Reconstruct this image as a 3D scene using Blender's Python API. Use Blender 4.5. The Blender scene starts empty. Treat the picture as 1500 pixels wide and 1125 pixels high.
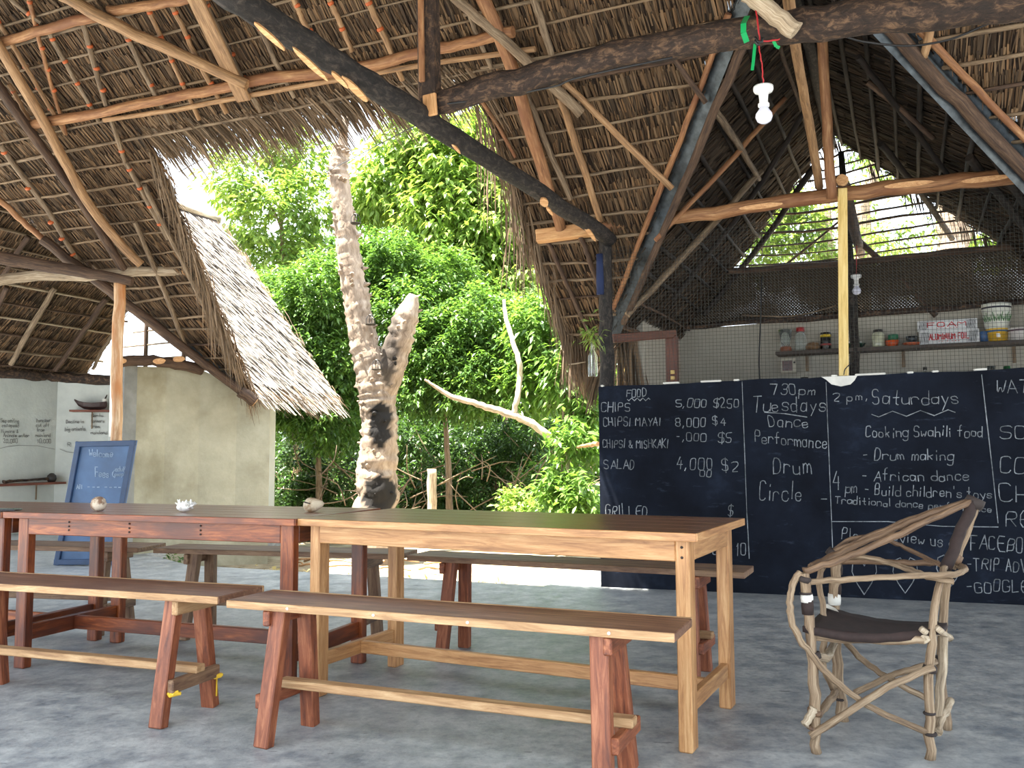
import bpy, bmesh, math, random
import numpy as np
from mathutils import Vector, Matrix
random.seed(7)
rng = np.random.default_rng(11)
scn = bpy.context.scene
C = scn.collection

# ---------------------------------------------------------------- camera
F, PITCH, ROLL, CAMZ = 1300.0, 0.0765, -0.0046, 1.0276
cp, sp, cr, sr = math.cos(PITCH), math.sin(PITCH), math.cos(ROLL), math.sin(ROLL)
FW = Vector((0, cp, sp)); UP0 = Vector((0, -sp, cp)); RX0 = Vector((1, 0, 0))
RX = RX0 * cr + UP0 * sr
UPV = UP0 * cr - RX0 * sr
EYE = Vector((0, 0, CAMZ))
cam = bpy.data.cameras.new('camera'); cam_o = bpy.data.objects.new('camera', cam); C.objects.link(cam_o)
cam.sensor_fit = 'HORIZONTAL'; cam.sensor_width = 36.0; cam.lens = 36.0 * F / 1500.0
cam.clip_start = 0.05; cam.clip_end = 300
m = Matrix((RX, UPV, -FW)).transposed().to_4x4(); m.translation = EYE
cam_o.matrix_world = m
scn.camera = cam_o

# building axes: U along the building (to the right), V away from us
YAW = math.radians(24)
U = Vector((math.cos(YAW), -math.sin(YAW), 0)); V = Vector((math.sin(YAW), math.cos(YAW), 0)); Z = Vector((0, 0, 1))

# ---------------------------------------------------------------- light
w = bpy.data.worlds.new('world'); scn.world = w; w.use_nodes = True
bg = w.node_tree.nodes['Background']
bg.inputs[0].default_value = (0.80, 0.90, 1.0, 1); bg.inputs[1].default_value = 1.0
sd = bpy.data.lights.new('sun', 'SUN'); sun = bpy.data.objects.new('sun', sd); C.objects.link(sun)
sd.energy = 10.0; sd.angle = math.radians(0.6); sd.color = (1.0, 0.95, 0.86)
to_sun = (U * -0.26 + V * -0.20 + Z * 0.945).normalized()
sun.rotation_euler = to_sun.to_track_quat('Z', 'Y').to_euler()
scn.view_settings.view_transform = 'Standard'; scn.view_settings.look = 'None'
scn.view_settings.gamma = 1.0; scn.view_settings.use_curve_mapping = False
scn.view_settings.exposure = 2.1
scn.cycles.max_bounces = 8; scn.cycles.diffuse_bounces = 5; scn.cycles.transparent_max_bounces = 12
scn.cycles.sample_clamp_indirect = 6.0

# ---------------------------------------------------------------- geometry helpers
def ray(px, py):
    d = FW + RX * ((px - 750) / F) + UPV * ((562.5 - py) / F)
    return d / d.y
def at(px, py, s):
    return EYE + ray(px, py) * s
def onplane(px, py, n, c):
    d = ray(px, py)
    return EYE + d * ((c - n.dot(EYE)) / n.dot(d))
def onz(px, py, z):
    return onplane(px, py, Z, z)
def uv(u, v, z=0.0):
    return U * u + V * v + Z * z
NA, CA = V + Z, 9.35                       # main roof back slope
NKL, CKL = Z - U * 1.28, 4.968             # kitchen roof, left slope
NKR, CKR = Z + U * .88, 3.672                # kitchen roof, right slope
NWR, CWR = Z + U * 1.27, -6.73             # left wing, right slope
NWL, CWL = Z - U * 1.1, 13.765             # left wing, left slope
def PA(px, py, off=0.05): return onplane(px, py, NA, CA - off * math.sqrt(2))
def PKL(px, py, off=0.05): return onplane(px, py, NKL, CKL - off * 1.62)
def PKR(px, py, off=0.05): return onplane(px, py, NKR, CKR - off * 1.41)
def PWL(px, py, off=0.05): return onplane(px, py, NWL, CWL - off * 1.49)
def PV(px, py, v):
    return onplane(px, py, V, v)
BL0 = Vector((0.6705, 6.8627, 0)); BL1 = Vector((3.4189, 5.9706, 0))
BD = (BL1 - BL0).normalized(); BN = Vector((BD.y, -BD.x, 0))       # board direction, normal towards us
def PB(px, py, off=0.0):
    return onplane(px, py, BN, BN.dot(BL0) + off)

# ---------------------------------------------------------------- objects
def tag(o, label, cat, group=None, kind=None):
    o['label'] = label; o['category'] = cat
    if group: o['group'] = group
    if kind: o['kind'] = kind
    return o
def empty(name, loc=(0, 0, 0), rz=0.0):
    o = bpy.data.objects.new(name, None); C.objects.link(o)
    o.location = loc; o.rotation_euler = (0, 0, rz); o.empty_display_size = 0.1
    return o
def thing(name, label, cat, loc=(0, 0, 0), rz=0.0, group=None):
    return tag(empty(name, loc, rz), label, cat, group)
def struct(o):
    o['kind'] = 'structure'; return o

class MB:
    """collects shapes, then links them as ONE mesh object"""
    def __init__(s):
        s.v = []; s.f = []; s.g = []; s.c = []; s.smooth = []
    def add(s, vs, fs, gs=None, col=None, smooth=False):
        b = len(s.v)
        s.v += [tuple(x) for x in vs]
        s.f += [tuple(i + b for i in f) for f in fs]
        s.smooth += [smooth] * len(fs)
        s.g += list(gs) if gs is not None else [tuple(x) for x in vs]
        s.c += [col if col else (1, 1, 1)] * len(vs)
    def build(s, name, mat, parent=None):
        me = bpy.data.meshes.new(name)
        me.from_pydata(s.v, [], s.f)
        a = me.attributes.new('gc', 'FLOAT_VECTOR', 'POINT'); a.data.foreach_set('vector', np.array(s.g, dtype=np.float32).ravel())
        c = me.attributes.new('Col', 'FLOAT_COLOR', 'POINT')
        cc = np.ones((len(s.c), 4), dtype=np.float32); cc[:, :3] = np.array(s.c); c.data.foreach_set('color', cc.ravel())
        me.polygons.foreach_set('use_smooth', np.array(s.smooth, dtype=bool))
        me.materials.append(mat); me.update()
        o = bpy.data.objects.new(name, me); C.objects.link(o)
        if parent: o.parent = parent
        return o
    # squared timber from p0 to p1; w across 'side', h across the third axis
    def beam(s, p0, p1, w, h, up=Z, bev=0.004, taper=1.0, col=None):
        p0 = Vector(p0); p1 = Vector(p1); d = p1 - p0; L = d.length; d = d / L
        side = d.cross(up)
        if side.length < 1e-4: side = d.cross(Vector((0, 1, 0)))
        side.normalize(); upv = side.cross(d).normalized()
        off = random.uniform(0, 50)
        vs, gs = [], []
        b = min(bev, w * .25, h * .25)
        for t, k, ins in ((0, 1, b), (b / L, 1, 0), (1 - b / L, taper, 0), (1, taper, b)):
            W = w / 2 * k; H = h / 2 * k
            for x, y in ((-W + b, -H), (W - b, -H), (W, -H + b), (W, H - b), (W - b, H), (-W + b, H), (-W, H - b), (-W, -H + b)):
                if ins:
                    x = max(-W + b, min(W - b, x)); y = max(-H + b, min(H - b, y))
                vs.append(p0 + d * (L * t) + side * x + upv * y); gs.append((off + L * t, x + off, y))
        fs = [tuple(reversed(range(8))), tuple(range(24, 32))]
        for r in range(3):
            for i in range(8):
                j = (i + 1) % 8
                fs.append((r * 8 + i, r * 8 + j, r * 8 + 8 + j, r * 8 + 8 + i))
        s.add(vs, fs, gs, col); return s
    def box(s, c, size, bev=0.004, axis=None, col=None):
        c = Vector(c); ax = axis if axis is not None else max(range(3), key=lambda i: size[i])
        d = Vector((0, 0, 0)); d[ax] = size[ax] / 2
        if ax == 2: return s.beam(c - d, c + d, size[0], size[1], Vector((0, 1, 0)), bev, 1, col)
        if ax == 0: return s.beam(c - d, c + d, size[1], size[2], Z, bev, 1, col)
        return s.beam(c - d, c + d, size[0], size[2], Z, bev, 1, col)
    # round pole along a polyline
    def pole(s, pts, radii, n=9, wob=0.08, sub=3, knots=0.0, col=None, colf=None, lump=0.0):
        pts = [Vector(p) for p in pts]
        if not isinstance(radii, (list, tuple)): radii = [radii] * len(pts)
        P, Rr = [], []
        for i in range(len(pts) - 1):
            p_1 = pts[max(i - 1, 0)]; p0 = pts[i]; p1 = pts[i + 1]; p2 = pts[min(i + 2, len(pts) - 1)]
            for k in range(sub):
                t = k / sub
                q = 0.5 * ((2 * p0) + (p1 - p_1) * t + (2 * p_1 - 5 * p0 + 4 * p1 - p2) * t * t + (3 * p0 - p_1 - 3 * p1 + p2) * t ** 3)
                P.append(q); Rr.append(radii[i] * (1 - t) + radii[i + 1] * t)
        P.append(pts[-1]); Rr.append(radii[-1])
        d = (P[1] - P[0]).normalized()
        a = d.orthogonal().normalized()
        off = random.uniform(0, 50); L = 0
        vs, gs, cs = [], [], []
        ph = [random.uniform(0, 6.28) for _ in range(4)]
        for i, p in enumerate(P):
            dd = (P[min(i + 1, len(P) - 1)] - P[max(i - 1, 0)]).normalized()
            a = (a - dd * a.dot(dd)).normalized(); b = dd.cross(a)
            if i: L += (P[i] - P[i - 1]).length
            r = Rr[i]
            jx, jy = random.gauss(0, wob * r), random.gauss(0, wob * r)
            for k in range(n):
                th = 2 * math.pi * k / n
                rr = r * (1 + 0.5 * wob * math.sin(2 * th + ph[0] + L * 2) + 0.4 * wob * random.gauss(0, 1) + lump * random.gauss(0, 1))
                vs.append(p + a * (math.cos(th) * rr + jx) + b * (math.sin(th) * rr + jy))
                gs.append((off + L, math.cos(th) * r + off, math.sin(th) * r))
        fs = [tuple(reversed(range(n))), tuple(range(len(vs) - n, len(vs)))]
        for i in range(len(P) - 1):
            for k in range(n):
                j = (k + 1) % n
                fs.append((i * n + k, i * n + j, i * n + n + j, i * n + n + k))
        b0 = len(s.f)
        s.add(vs, fs, gs, col, True)
        s.smooth[b0] = False; s.smooth[b0 + 1] = False
        return s
    # ring profile turned about a vertical axis at c; prof = [(r, z)...]
    def lathe(s, c, prof, n=20, axis=Z, squash=1.0, col=None):
        c = Vector(c); ax = Vector(axis).normalized(); a = ax.orthogonal().normalized(); b = ax.cross(a)
        vs, fs, gs = [], [], []
        for r, z in prof:
            for k in range(n):
                th = 2 * math.pi * k / n
                vs.append(c + a * (math.cos(th) * r) + b * (math.sin(th) * r * squash) + ax * z); gs.append((z, math.cos(th) * r, math.sin(th) * r))
        for i in range(len(prof) - 1):
            for k in range(n):
                j = (k + 1) % n
                fs.append((i * n + k, i * n + j, i * n + n + j, i * n + n + k))
        if prof[0][0] > 1e-4: fs.append(tuple(reversed(range(n))))
        if prof[-1][0] > 1e-4: fs.append(tuple(range(len(vs) - n, len(vs))))
        s.add(vs, fs, gs, col, True); return s
    def ribbon(s, pts, width, n, col=None):
        """flat chalk stroke lying on a surface with normal n"""
        for p, q in zip(pts[:-1], pts[1:]):
            d = (q - p)
            if d.length < 1e-5: continue
            d.normalize(); sd_ = n.cross(d) * (width / 2)
            e = d * width * .3
            w0 = random.uniform(.55, 1.1); w1 = random.uniform(.55, 1.1)
            s.add([p - e - sd_ * w0, q + e - sd_ * w1, q + e + sd_ * w1, p - e + sd_ * w0], [(0, 1, 2, 3)], None, col)
        return s
    def quad(s, a, b, c, d, col=None, gs=None):
        s.add([a, b, c, d], [(0, 1, 2, 3)], gs, col); return s
    def slab(s, pts, z0, z1):
        n = len(pts)
        vs = [Vector((p[0], p[1], z0)) for p in pts] + [Vector((p[0], p[1], z1)) for p in pts]
        fs = [tuple(reversed(range(n))), tuple(range(n, 2 * n))] + [(i, (i + 1) % n, n + (i + 1) % n, n + i) for i in range(n)]
        s.add(vs, fs); return s

def soup(name, verts, faces, cols, mat, parent=None, smooth=False):
    """big numpy mesh: verts (n,3), faces (m,k), cols (n,3)"""
    me = bpy.data.meshes.new(name)
    n, (mm, k) = len(verts), faces.shape
    me.vertices.add(n); me.vertices.foreach_set('co', verts.astype(np.float32).ravel())
    me.loops.add(mm * k); me.loops.foreach_set('vertex_index', faces.astype(np.int32).ravel())
    me.polygons.add(mm); me.polygons.foreach_set('loop_start', np.arange(0, mm * k, k, dtype=np.int32))
    if smooth: me.polygons.foreach_set('use_smooth', np.ones(mm, dtype=bool))
    c = me.attributes.new('Col', 'FLOAT_COLOR', 'POINT')
    cc = np.ones((n, 4), dtype=np.float32); cc[:, :3] = cols; c.data.foreach_set('color', cc.ravel())
    me.update(calc_edges=True); me.validate()
    me.materials.append(mat)
    o = bpy.data.objects.new(name, me); C.objects.link(o)
    if parent: o.parent = parent
    return o

# ---------------------------------------------------------------- materials
def lin(r, g, b):
    f = lambda x: (x / 255 / 12.92) if x / 255 <= .04045 else ((x / 255 + .055) / 1.055) ** 2.4
    return (f(r), f(g), f(b), 1)
def newmat(name):
    mt = bpy.data.materials.new(name); mt.use_nodes = True
    nt = mt.node_tree; b = nt.nodes['Principled BSDF']
    return mt, nt, b
def nd(nt, t, **kw):
    x = nt.nodes.new(t)
    for k, v in kw.items(): setattr(x, k, v)
    return x
def noise(nt, vec, scale, detail=4, rough=.6):
    x = nd(nt, 'ShaderNodeTexNoise'); x.inputs['Scale'].default_value = scale
    x.inputs['Detail'].default_value = detail; x.inputs['Roughness'].default_value = rough
    if vec is not None: nt.links.new(vec, x.inputs['Vector'])
    return x
def ramp(nt, fac, stops):
    x = nd(nt, 'ShaderNodeValToRGB'); e = x.color_ramp.elements
    while len(e) < len(stops): e.new(.5)
    for i, (p, c) in enumerate(stops): e[i].position = p; e[i].color = c
    nt.links.new(fac, x.inputs['Fac']); return x
def bump(nt, h, b, strength=.3, dist=.01):
    x = nd(nt, 'ShaderNodeBump'); x.inputs['Strength'].default_value = strength; x.inputs['Distance'].default_value = dist
    nt.links.new(h, x.inputs['Height']); nt.links.new(x.outputs['Normal'], b.inputs['Normal'])
def plain(name, c, rough=.6, metal=0.0, coat=0.0, var=.12, scale=12):
    mt, nt, b = newmat(name)
    tc = nd(nt, 'ShaderNodeTexCoord')
    n = noise(nt, tc.outputs['Object'], scale)
    lo = tuple(x * (1 - var) for x in c[:3]) + (1,); hi = tuple(min(1, x * (1 + var)) for x in c[:3]) + (1,)
    r = ramp(nt, n.outputs['Fac'], [(.3, lo), (.7, hi)])
    nt.links.new(r.outputs['Color'], b.inputs['Base Color'])
    b.inputs['Roughness'].default_value = rough; b.inputs['Metallic'].default_value = metal
    b.inputs['Coat Weight'].default_value = coat
    return mt
def wood(name, dark, mid, light, rough=.5, sx=1.6, sy=22, bmp=.25, blot=None, coat=0.0):
    """grain follows the 'gc' attribute: x along the timber"""
    mt, nt, b = newmat(name)
    at_ = nd(nt, 'ShaderNodeAttribute', attribute_name='gc')
    mp = nd(nt, 'ShaderNodeMapping'); mp.inputs['Scale'].default_value = (sx, sy, sy)
    nt.links.new(at_.outputs['Vector'], mp.inputs['Vector'])
    n = noise(nt, mp.outputs['Vector'], 3.6, 9, .7)
    n.inputs['Distortion'].default_value = 0.6
    r = ramp(nt, n.outputs['Fac'], [(.33, dark), (.5, mid), (.67, light)])
    out = r.outputs['Color']
    mp2 = nd(nt, 'ShaderNodeMapping'); mp2.inputs['Scale'].default_value = (1.2, 4, 4)
    nt.links.new(at_.outputs['Vector'], mp2.inputs['Vector'])
    n2 = noise(nt, mp2.outputs['Vector'], 2.2, 3, .6)
    if blot:
        r2 = ramp(nt, n2.outputs['Fac'], [(.42, (0, 0, 0, 1)), (.66, (1, 1, 1, 1))])
        mx = nd(nt, 'ShaderNodeMix', data_type='RGBA')
        nt.links.new(r2.outputs['Color'], mx.inputs['Factor']); nt.links.new(out, mx.inputs['A']); mx.inputs['B'].default_value = blot
        out = mx.outputs['Result']
    nt.links.new(out, b.inputs['Base Color'])
    b.inputs['Roughness'].default_value = rough; b.inputs['Coat Weight'].default_value = coat; b.inputs['Coat Roughness'].default_value = .25
    bump(nt, n.outputs['Fac'], b, bmp, .012)
    return mt
def colattr(name, rough=.8, trans=0.0, gain=1.0, bmp=0.0):
    mt, nt, b = newmat(name)
    a = nd(nt, 'ShaderNodeAttribute', attribute_name='Col')
    out = a.outputs['Color']
    nt.links.new(out, b.inputs['Base Color']); b.inputs['Roughness'].default_value = rough
    if trans:
        tr = nd(nt, 'ShaderNodeBsdfTranslucent')
        mm_ = nd(nt, 'ShaderNodeMix', data_type='RGBA', blend_type='MULTIPLY'); mm_.inputs['Factor'].default_value = 1
        nt.links.new(out, mm_.inputs['A']); mm_.inputs['B'].default_value = (1.25, 1.3, .6, 1)
        nt.links.new(mm_.outputs['Result'], tr.inputs['Color'])
        ms = nd(nt, 'ShaderNodeMixShader'); ms.inputs[0].default_value = trans
        nt.links.new(b.outputs[0], ms.inputs[1]); nt.links.new(tr.outputs[0], ms.inputs[2])
        nt.links.new(ms.outputs[0], nt.nodes['Material Output'].inputs['Surface'])
    return mt

M = {}
M['pole_tan'] = wood('pole_tan', lin(104, 78, 54), lin(150, 114, 78), lin(184, 148, 108), .7, 1.2, 14)
M['batten_wood'] = wood('batten_wood', lin(82, 66, 50), lin(126, 104, 80), lin(160, 138, 110), .8, 1.5, 16, .5)
M['sooty_dim_wood'] = wood('sooty_dim_wood', lin(16, 12, 10), lin(34, 26, 20), lin(58, 44, 34), .8, 1.5, 16, .5)  # near-black pole wood, soot and the kitchen's dimness both put into its colour
M['pole_orange'] = wood('pole_orange', lin(96, 62, 40), lin(154, 108, 70), lin(190, 148, 104), .7, 1.2, 14, blot=lin(122, 78, 50))
M['pole_grey'] = wood('pole_grey', lin(76, 62, 48), lin(122, 102, 80), lin(160, 140, 114), .8, 1.5, 16, .5)
M['pole_dark'] = wood('pole_dark', lin(46, 34, 27), lin(78, 58, 44), lin(110, 86, 66), .8, 1.5, 16, .5)
M['bark_black'] = wood('bark_black', lin(16, 14, 13), lin(38, 33, 30), lin(80, 70, 62), .8, 5, 10, 1.0)
M['bark_brown'] = wood('bark_brown', lin(22, 15, 11), lin(54, 38, 28), lin(120, 92, 68), .75, 5, 9, 1.0)
M['cutwood'] = wood('cutwood', lin(176, 122, 74), lin(206, 154, 102), lin(226, 182, 130), .6, 2, 20, .15)
M['post_pale'] = wood('post_pale', lin(150, 110, 72), lin(190, 152, 112), lin(222, 196, 164), .6, 1.2, 12, .3, blot=lin(176, 116, 66))
M['weathered'] = wood('weathered', lin(104, 88, 70), lin(168, 148, 122), lin(208, 192, 168), .75, 1.3, 16, .4)
M['table_light'] = wood('table_light', lin(138, 92, 54), lin(180, 130, 82), lin(206, 162, 112), .45, 1.1, 14, .12)
M['table_light_top'] = wood('table_light_top', lin(88, 54, 34), lin(124, 82, 52), lin(150, 104, 68), .28, 1.0, 16, .12, coat=.3)
M['table_red'] = wood('table_red', lin(72, 30, 12), lin(126, 60, 24), lin(170, 96, 46), .4, 1.1, 12, .12, blot=lin(84, 40, 26), coat=.12)
M['table_red_top'] = wood('table_red_top', lin(78, 44, 32), lin(112, 66, 48), lin(138, 88, 64), .28, 1.0, 14, .12, coat=.3)
M['bench_seat'] = wood('bench_seat', lin(78, 52, 38), lin(124, 88, 66), lin(166, 128, 100), .45, 1.0, 16, .2, blot=lin(104, 70, 54))
M['bench_tan'] = wood('bench_tan', lin(128, 92, 60), lin(168, 130, 90), lin(194, 160, 118), .6, 1.1, 12, .15)
M['bench_red'] = wood('bench_red', lin(84, 40, 24), lin(130, 70, 42), lin(166, 104, 70), .5, 1.3, 12, .15)
M['bench_brown'] = wood('bench_brown', lin(84, 58, 44), lin(124, 94, 70), lin(150, 120, 92), .6, 1.3, 12, .15)
M['driftwood'] = wood('driftwood', lin(92, 72, 54), lin(140, 116, 90), lin(178, 156, 128), .7, 1.6, 26, .35)
M['driftwood_brown'] = wood('driftwood_brown', lin(66, 48, 36), lin(108, 82, 60), lin(146, 116, 88), .65, 1.6, 26, .35)
M['hide'] = plain('hide', lin(46, 32, 28), .85, var=.35, scale=30)
M['dark_strap'] = plain('dark_strap', lin(50, 40, 36), .8)
M['white_paint'] = plain('white_paint', lin(222, 218, 208), .7)
M['brown_frame'] = wood('brown_frame', lin(60, 32, 24), lin(92, 52, 38), lin(118, 72, 52), .5)
M['shelf_dark'] = wood('shelf_dark', lin(44, 36, 32), lin(70, 58, 50), lin(92, 78, 66), .6)
M['boat_wood'] = wood('boat_wood', lin(30, 22, 22), lin(56, 36, 34), lin(76, 50, 46), .5)
M['shelf_red'] = wood('shelf_red', lin(84, 40, 30), lin(120, 64, 46), lin(140, 84, 62), .6)
M['yellow_wood'] = wood('yellow_wood', lin(196, 160, 86), lin(222, 190, 116), lin(236, 210, 144), .6, 1.2, 14, .1)
M['thatch'] = colattr('thatch', .85, .0)
M['thatch_back'] = plain('thatch_back', lin(44, 31, 22), .9, var=.3, scale=40)
M['leaf'] = colattr('leaf', .32, .45)
M['metal'] = plain('metal', lin(70, 76, 80), .45, .7, var=.5, scale=14)
M['white_plastic'] = plain('white_plastic', lin(240, 240, 238), .35, var=.02)
M['red_wire'] = plain('red_wire', lin(176, 40, 44), .5)
M['black_wire'] = plain('black_wire', lin(30, 30, 32), .5)
M['green_ribbon'] = plain('green_ribbon', lin(26, 150, 84), .35)
M['blue_cloth'] = plain('blue_cloth', lin(26, 40, 76), .8)
M['wire'] = plain('wire', lin(58, 58, 54), .6)

def m_concrete():
    mt, nt, b = newmat('concrete_floor'); tc = nd(nt, 'ShaderNodeTexCoord'); o = tc.outputs['Object']
    n1 = noise(nt, o, 1.1, 6, .62); n2 = noise(nt, o, 7, 8, .7); n3 = noise(nt, o, 45, 4, .6)
    r1 = ramp(nt, n1.outputs['Fac'], [(.3, lin(108, 114, 121)), (.5, lin(144, 150, 155)), (.7, lin(178, 182, 184))])
    r2 = ramp(nt, n2.outputs['Fac'], [(.32, lin(88, 95, 105)), (.62, lin(196, 196, 191))])
    mx = nd(nt, 'ShaderNodeMix', data_type='RGBA'); mx.inputs['Factor'].default_value = .6
    nt.links.new(r1.outputs['Color'], mx.inputs['A']); nt.links.new(r2.outputs['Color'], mx.inputs['B'])
    n5 = noise(nt, o, 26, 10, .75)
    r5 = ramp(nt, n5.outputs['Fac'], [(.32, (.62, .63, .66, 1)), (.5, (1, 1, 1, 1)), (.7, (1.18, 1.17, 1.15, 1))])
    m5 = nd(nt, 'ShaderNodeMix', data_type='RGBA', blend_type='MULTIPLY'); m5.inputs['Factor'].default_value = .8
    nt.links.new(mx.outputs['Result'], m5.inputs['A']); nt.links.new(r5.outputs['Color'], m5.inputs['B'])
    mx = m5
    # small dark scuffs
    mp = nd(nt, 'ShaderNodeMapping'); mp.inputs['Scale'].default_value = (3, 9, 1); mp.inputs['Rotation'].default_value = (0, 0, .4)
    nt.links.new(o, mp.inputs['Vector'])
    n4 = noise(nt, mp.outputs['Vector'], 3.2, 5, .7)
    r4 = ramp(nt, n4.outputs['Fac'], [(.29, (0.2, 0.2, 0.22, 1)), (.37, (1, 1, 1, 1))])
    mm_ = nd(nt, 'ShaderNodeMix', data_type='RGBA', blend_type='MULTIPLY'); mm_.inputs['Factor'].default_value = .75
    nt.links.new(mx.outputs['Result'], mm_.inputs['A']); nt.links.new(r4.outputs['Color'], mm_.inputs['B'])
    nt.links.new(mm_.outputs['Result'], b.inputs['Base Color'])
    rr = ramp(nt, n2.outputs['Fac'], [(.3, (.34,) * 3 + (1,)), (.7, (.6,) * 3 + (1,))])
    nt.links.new(rr.outputs['Color'], b.inputs['Roughness'])
    ad = nd(nt, 'ShaderNodeMath', operation='ADD'); nt.links.new(n2.outputs['Fac'], ad.inputs[0]); nt.links.new(n3.outputs['Fac'], ad.inputs[1])
    bump(nt, ad.outputs[0], b, .22, .01)
    return mt
M['concrete'] = m_concrete()
def m_plaster(name, a, c, stain, sc=1.2, lo=.42, hi=.7):
    mt, nt, b = newmat(name); tc = nd(nt, 'ShaderNodeTexCoord'); o = tc.outputs['Object']
    n1 = noise(nt, o, sc, 6, .6); n2 = noise(nt, o, 5, 6, .65); n3 = noise(nt, o, 30, 4, .6)
    r1 = ramp(nt, n2.outputs['Fac'], [(.3, a), (.7, c)])
    r2 = ramp(nt, n1.outputs['Fac'], [(lo, (0, 0, 0, 1)), (hi, (1, 1, 1, 1))])
    mx = nd(nt, 'ShaderNodeMix', data_type='RGBA'); nt.links.new(r2.outputs['Color'], mx.inputs['Factor'])
    nt.links.new(r1.outputs['Color'], mx.inputs['A']); mx.inputs['B'].default_value = stain
    nt.links.new(mx.outputs['Result'], b.inputs['Base Color']); b.inputs['Roughness'].default_value = .85
    ad = nd(nt, 'ShaderNodeMath', operation='ADD'); nt.links.new(n2.outputs['Fac'], ad.inputs[0]); nt.links.new(n3.outputs['Fac'], ad.inputs[1])
    bump(nt, ad.outputs[0], b, .3, .012)
    return mt
M['plaster_cream'] = m_plaster('plaster_cream', lin(164, 161, 140), lin(184, 181, 160), lin(126, 119, 94), 1.4, .44, .74)
M['plaster_grey'] = m_plaster('plaster_grey', lin(128, 130, 126), lin(150, 152, 148), lin(92, 92, 88))
M['plaster_white'] = m_plaster('plaster_white', lin(200, 204, 198), lin(214, 217, 210), lin(180, 184, 180), .9)
M['kitchen_white'] = m_plaster('kitchen_white', lin(176, 170, 156), lin(188, 182, 168), lin(160, 152, 138), .9)
def m_board():
    mt, nt, b = newmat('blackboard_paint'); tc = nd(nt, 'ShaderNodeTexCoord'); o = tc.outputs['Object']
    n1 = noise(nt, o, 2.2, 6, .65)
    mp = nd(nt, 'ShaderNodeMapping'); mp.inputs['Rotation'].default_value = (0.3, .5, .2); mp.inputs['Scale'].default_value = (3, 3, 12)
    nt.links.new(o, mp.inputs['Vector'])
    n2 = noise(nt, mp.outputs['Vector'], 2.0, 6, .7)
    r1 = ramp(nt, n1.outputs['Fac'], [(.35, lin(15, 18, 26)), (.6, lin(24, 29, 40)), (.8, lin(42, 50, 66))])
    r2 = ramp(nt, n2.outputs['Fac'], [(.6, (0, 0, 0, 1)), (.85, (1, 1, 1, 1))])
    mx = nd(nt, 'ShaderNodeMix', data_type='RGBA')
    sc_ = nd(nt, 'ShaderNodeMath', operation='MULTIPLY'); sc_.inputs[1].default_value = .5
    nt.links.new(r2.outputs['Color'], sc_.inputs[0]); nt.links.new(sc_.outputs[0], mx.inputs['Factor'])
    nt.links.new(r1.outputs['Color'], mx.inputs['A']); mx.inputs['B'].default_value = lin(82, 92, 112)
    nt.links.new(mx.outputs['Result'], b.inputs['Base Color']); b.inputs['Roughness'].default_value = .8; b.inputs['Specular IOR Level'].default_value = .12
    bump(nt, n1.outputs['Fac'], b, .2, .015)
    return mt
M['blackboard'] = m_board()
def m_chalk(name, c, lo=.36):
    mt, nt, b = newmat(name); tc = nd(nt, 'ShaderNodeTexCoord')
    n = noise(nt, tc.outputs['Object'], 9, 8, .8)
    r = ramp(nt, n.outputs['Fac'], [(lo, tuple(x * .3 for x in c[:3]) + (1,)), (lo + .22, c)])
    nt.links.new(r.outputs['Color'], b.inputs['Base Color']); b.inputs['Roughness'].default_value = .95
    return mt
M['chalk'] = m_chalk('chalk', lin(162, 166, 170), .4)
M['chalk_blue'] = m_chalk('chalk_blue', lin(160, 178, 200), .3)
M['pencil'] = m_chalk('pencil', lin(140, 140, 136), .0)
M['blue_board'] = plain('blue_board', lin(70, 98, 134), .5, var=.3, scale=3)
M['blue_frame'] = plain('blue_frame', lin(44, 66, 98), .5, var=.2)
def m_ground():
    mt, nt, b = newmat('leaf_litter_soil'); tc = nd(nt, 'ShaderNodeTexCoord'); o = tc.outputs['Object']
    n1 = noise(nt, o, 3, 8, .7); n2 = noise(nt, o, 25, 6, .7)
    r = ramp(nt, n1.outputs['Fac'], [(.3, lin(96, 82, 62)), (.5, lin(158, 144, 118)), (.7, lin(196, 184, 160))])
    nt.links.new(r.outputs['Color'], b.inputs['Base Color']); b.inputs['Roughness'].default_value = .95
    bump(nt, n2.outputs['Fac'], b, .6, .03); return mt
M['soil'] = m_ground()
def m_trunk():
    mt, nt, b = newmat('tree_bark'); a = nd(nt, 'ShaderNodeAttribute', attribute_name='Col'); g = nd(nt, 'ShaderNodeAttribute', attribute_name='gc')
    mp = nd(nt, 'ShaderNodeMapping'); mp.inputs['Scale'].default_value = (2.5, 8, 8); nt.links.new(g.outputs['Vector'], mp.inputs['Vector'])
    n = noise(nt, mp.outputs['Vector'], 1.6, 8, .7)
    r = ramp(nt, n.outputs['Fac'], [(.3, lin(92, 76, 62)), (.5, lin(146, 128, 110)), (.72, lin(184, 168, 150))])
    mx = nd(nt, 'ShaderNodeMix', data_type='RGBA', blend_type='MULTIPLY'); mx.inputs['Factor'].default_value = 1
    nt.links.new(r.outputs['Color'], mx.inputs['A']); nt.links.new(a.outputs['Color'], mx.inputs['B'])
    nt.links.new(mx.outputs['Result'], b.inputs['Base Color']); b.inputs['Roughness'].default_value = .9
    bump(nt, n.outputs['Fac'], b, .6, .02); return mt
M['trunk'] = m_trunk()
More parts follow.
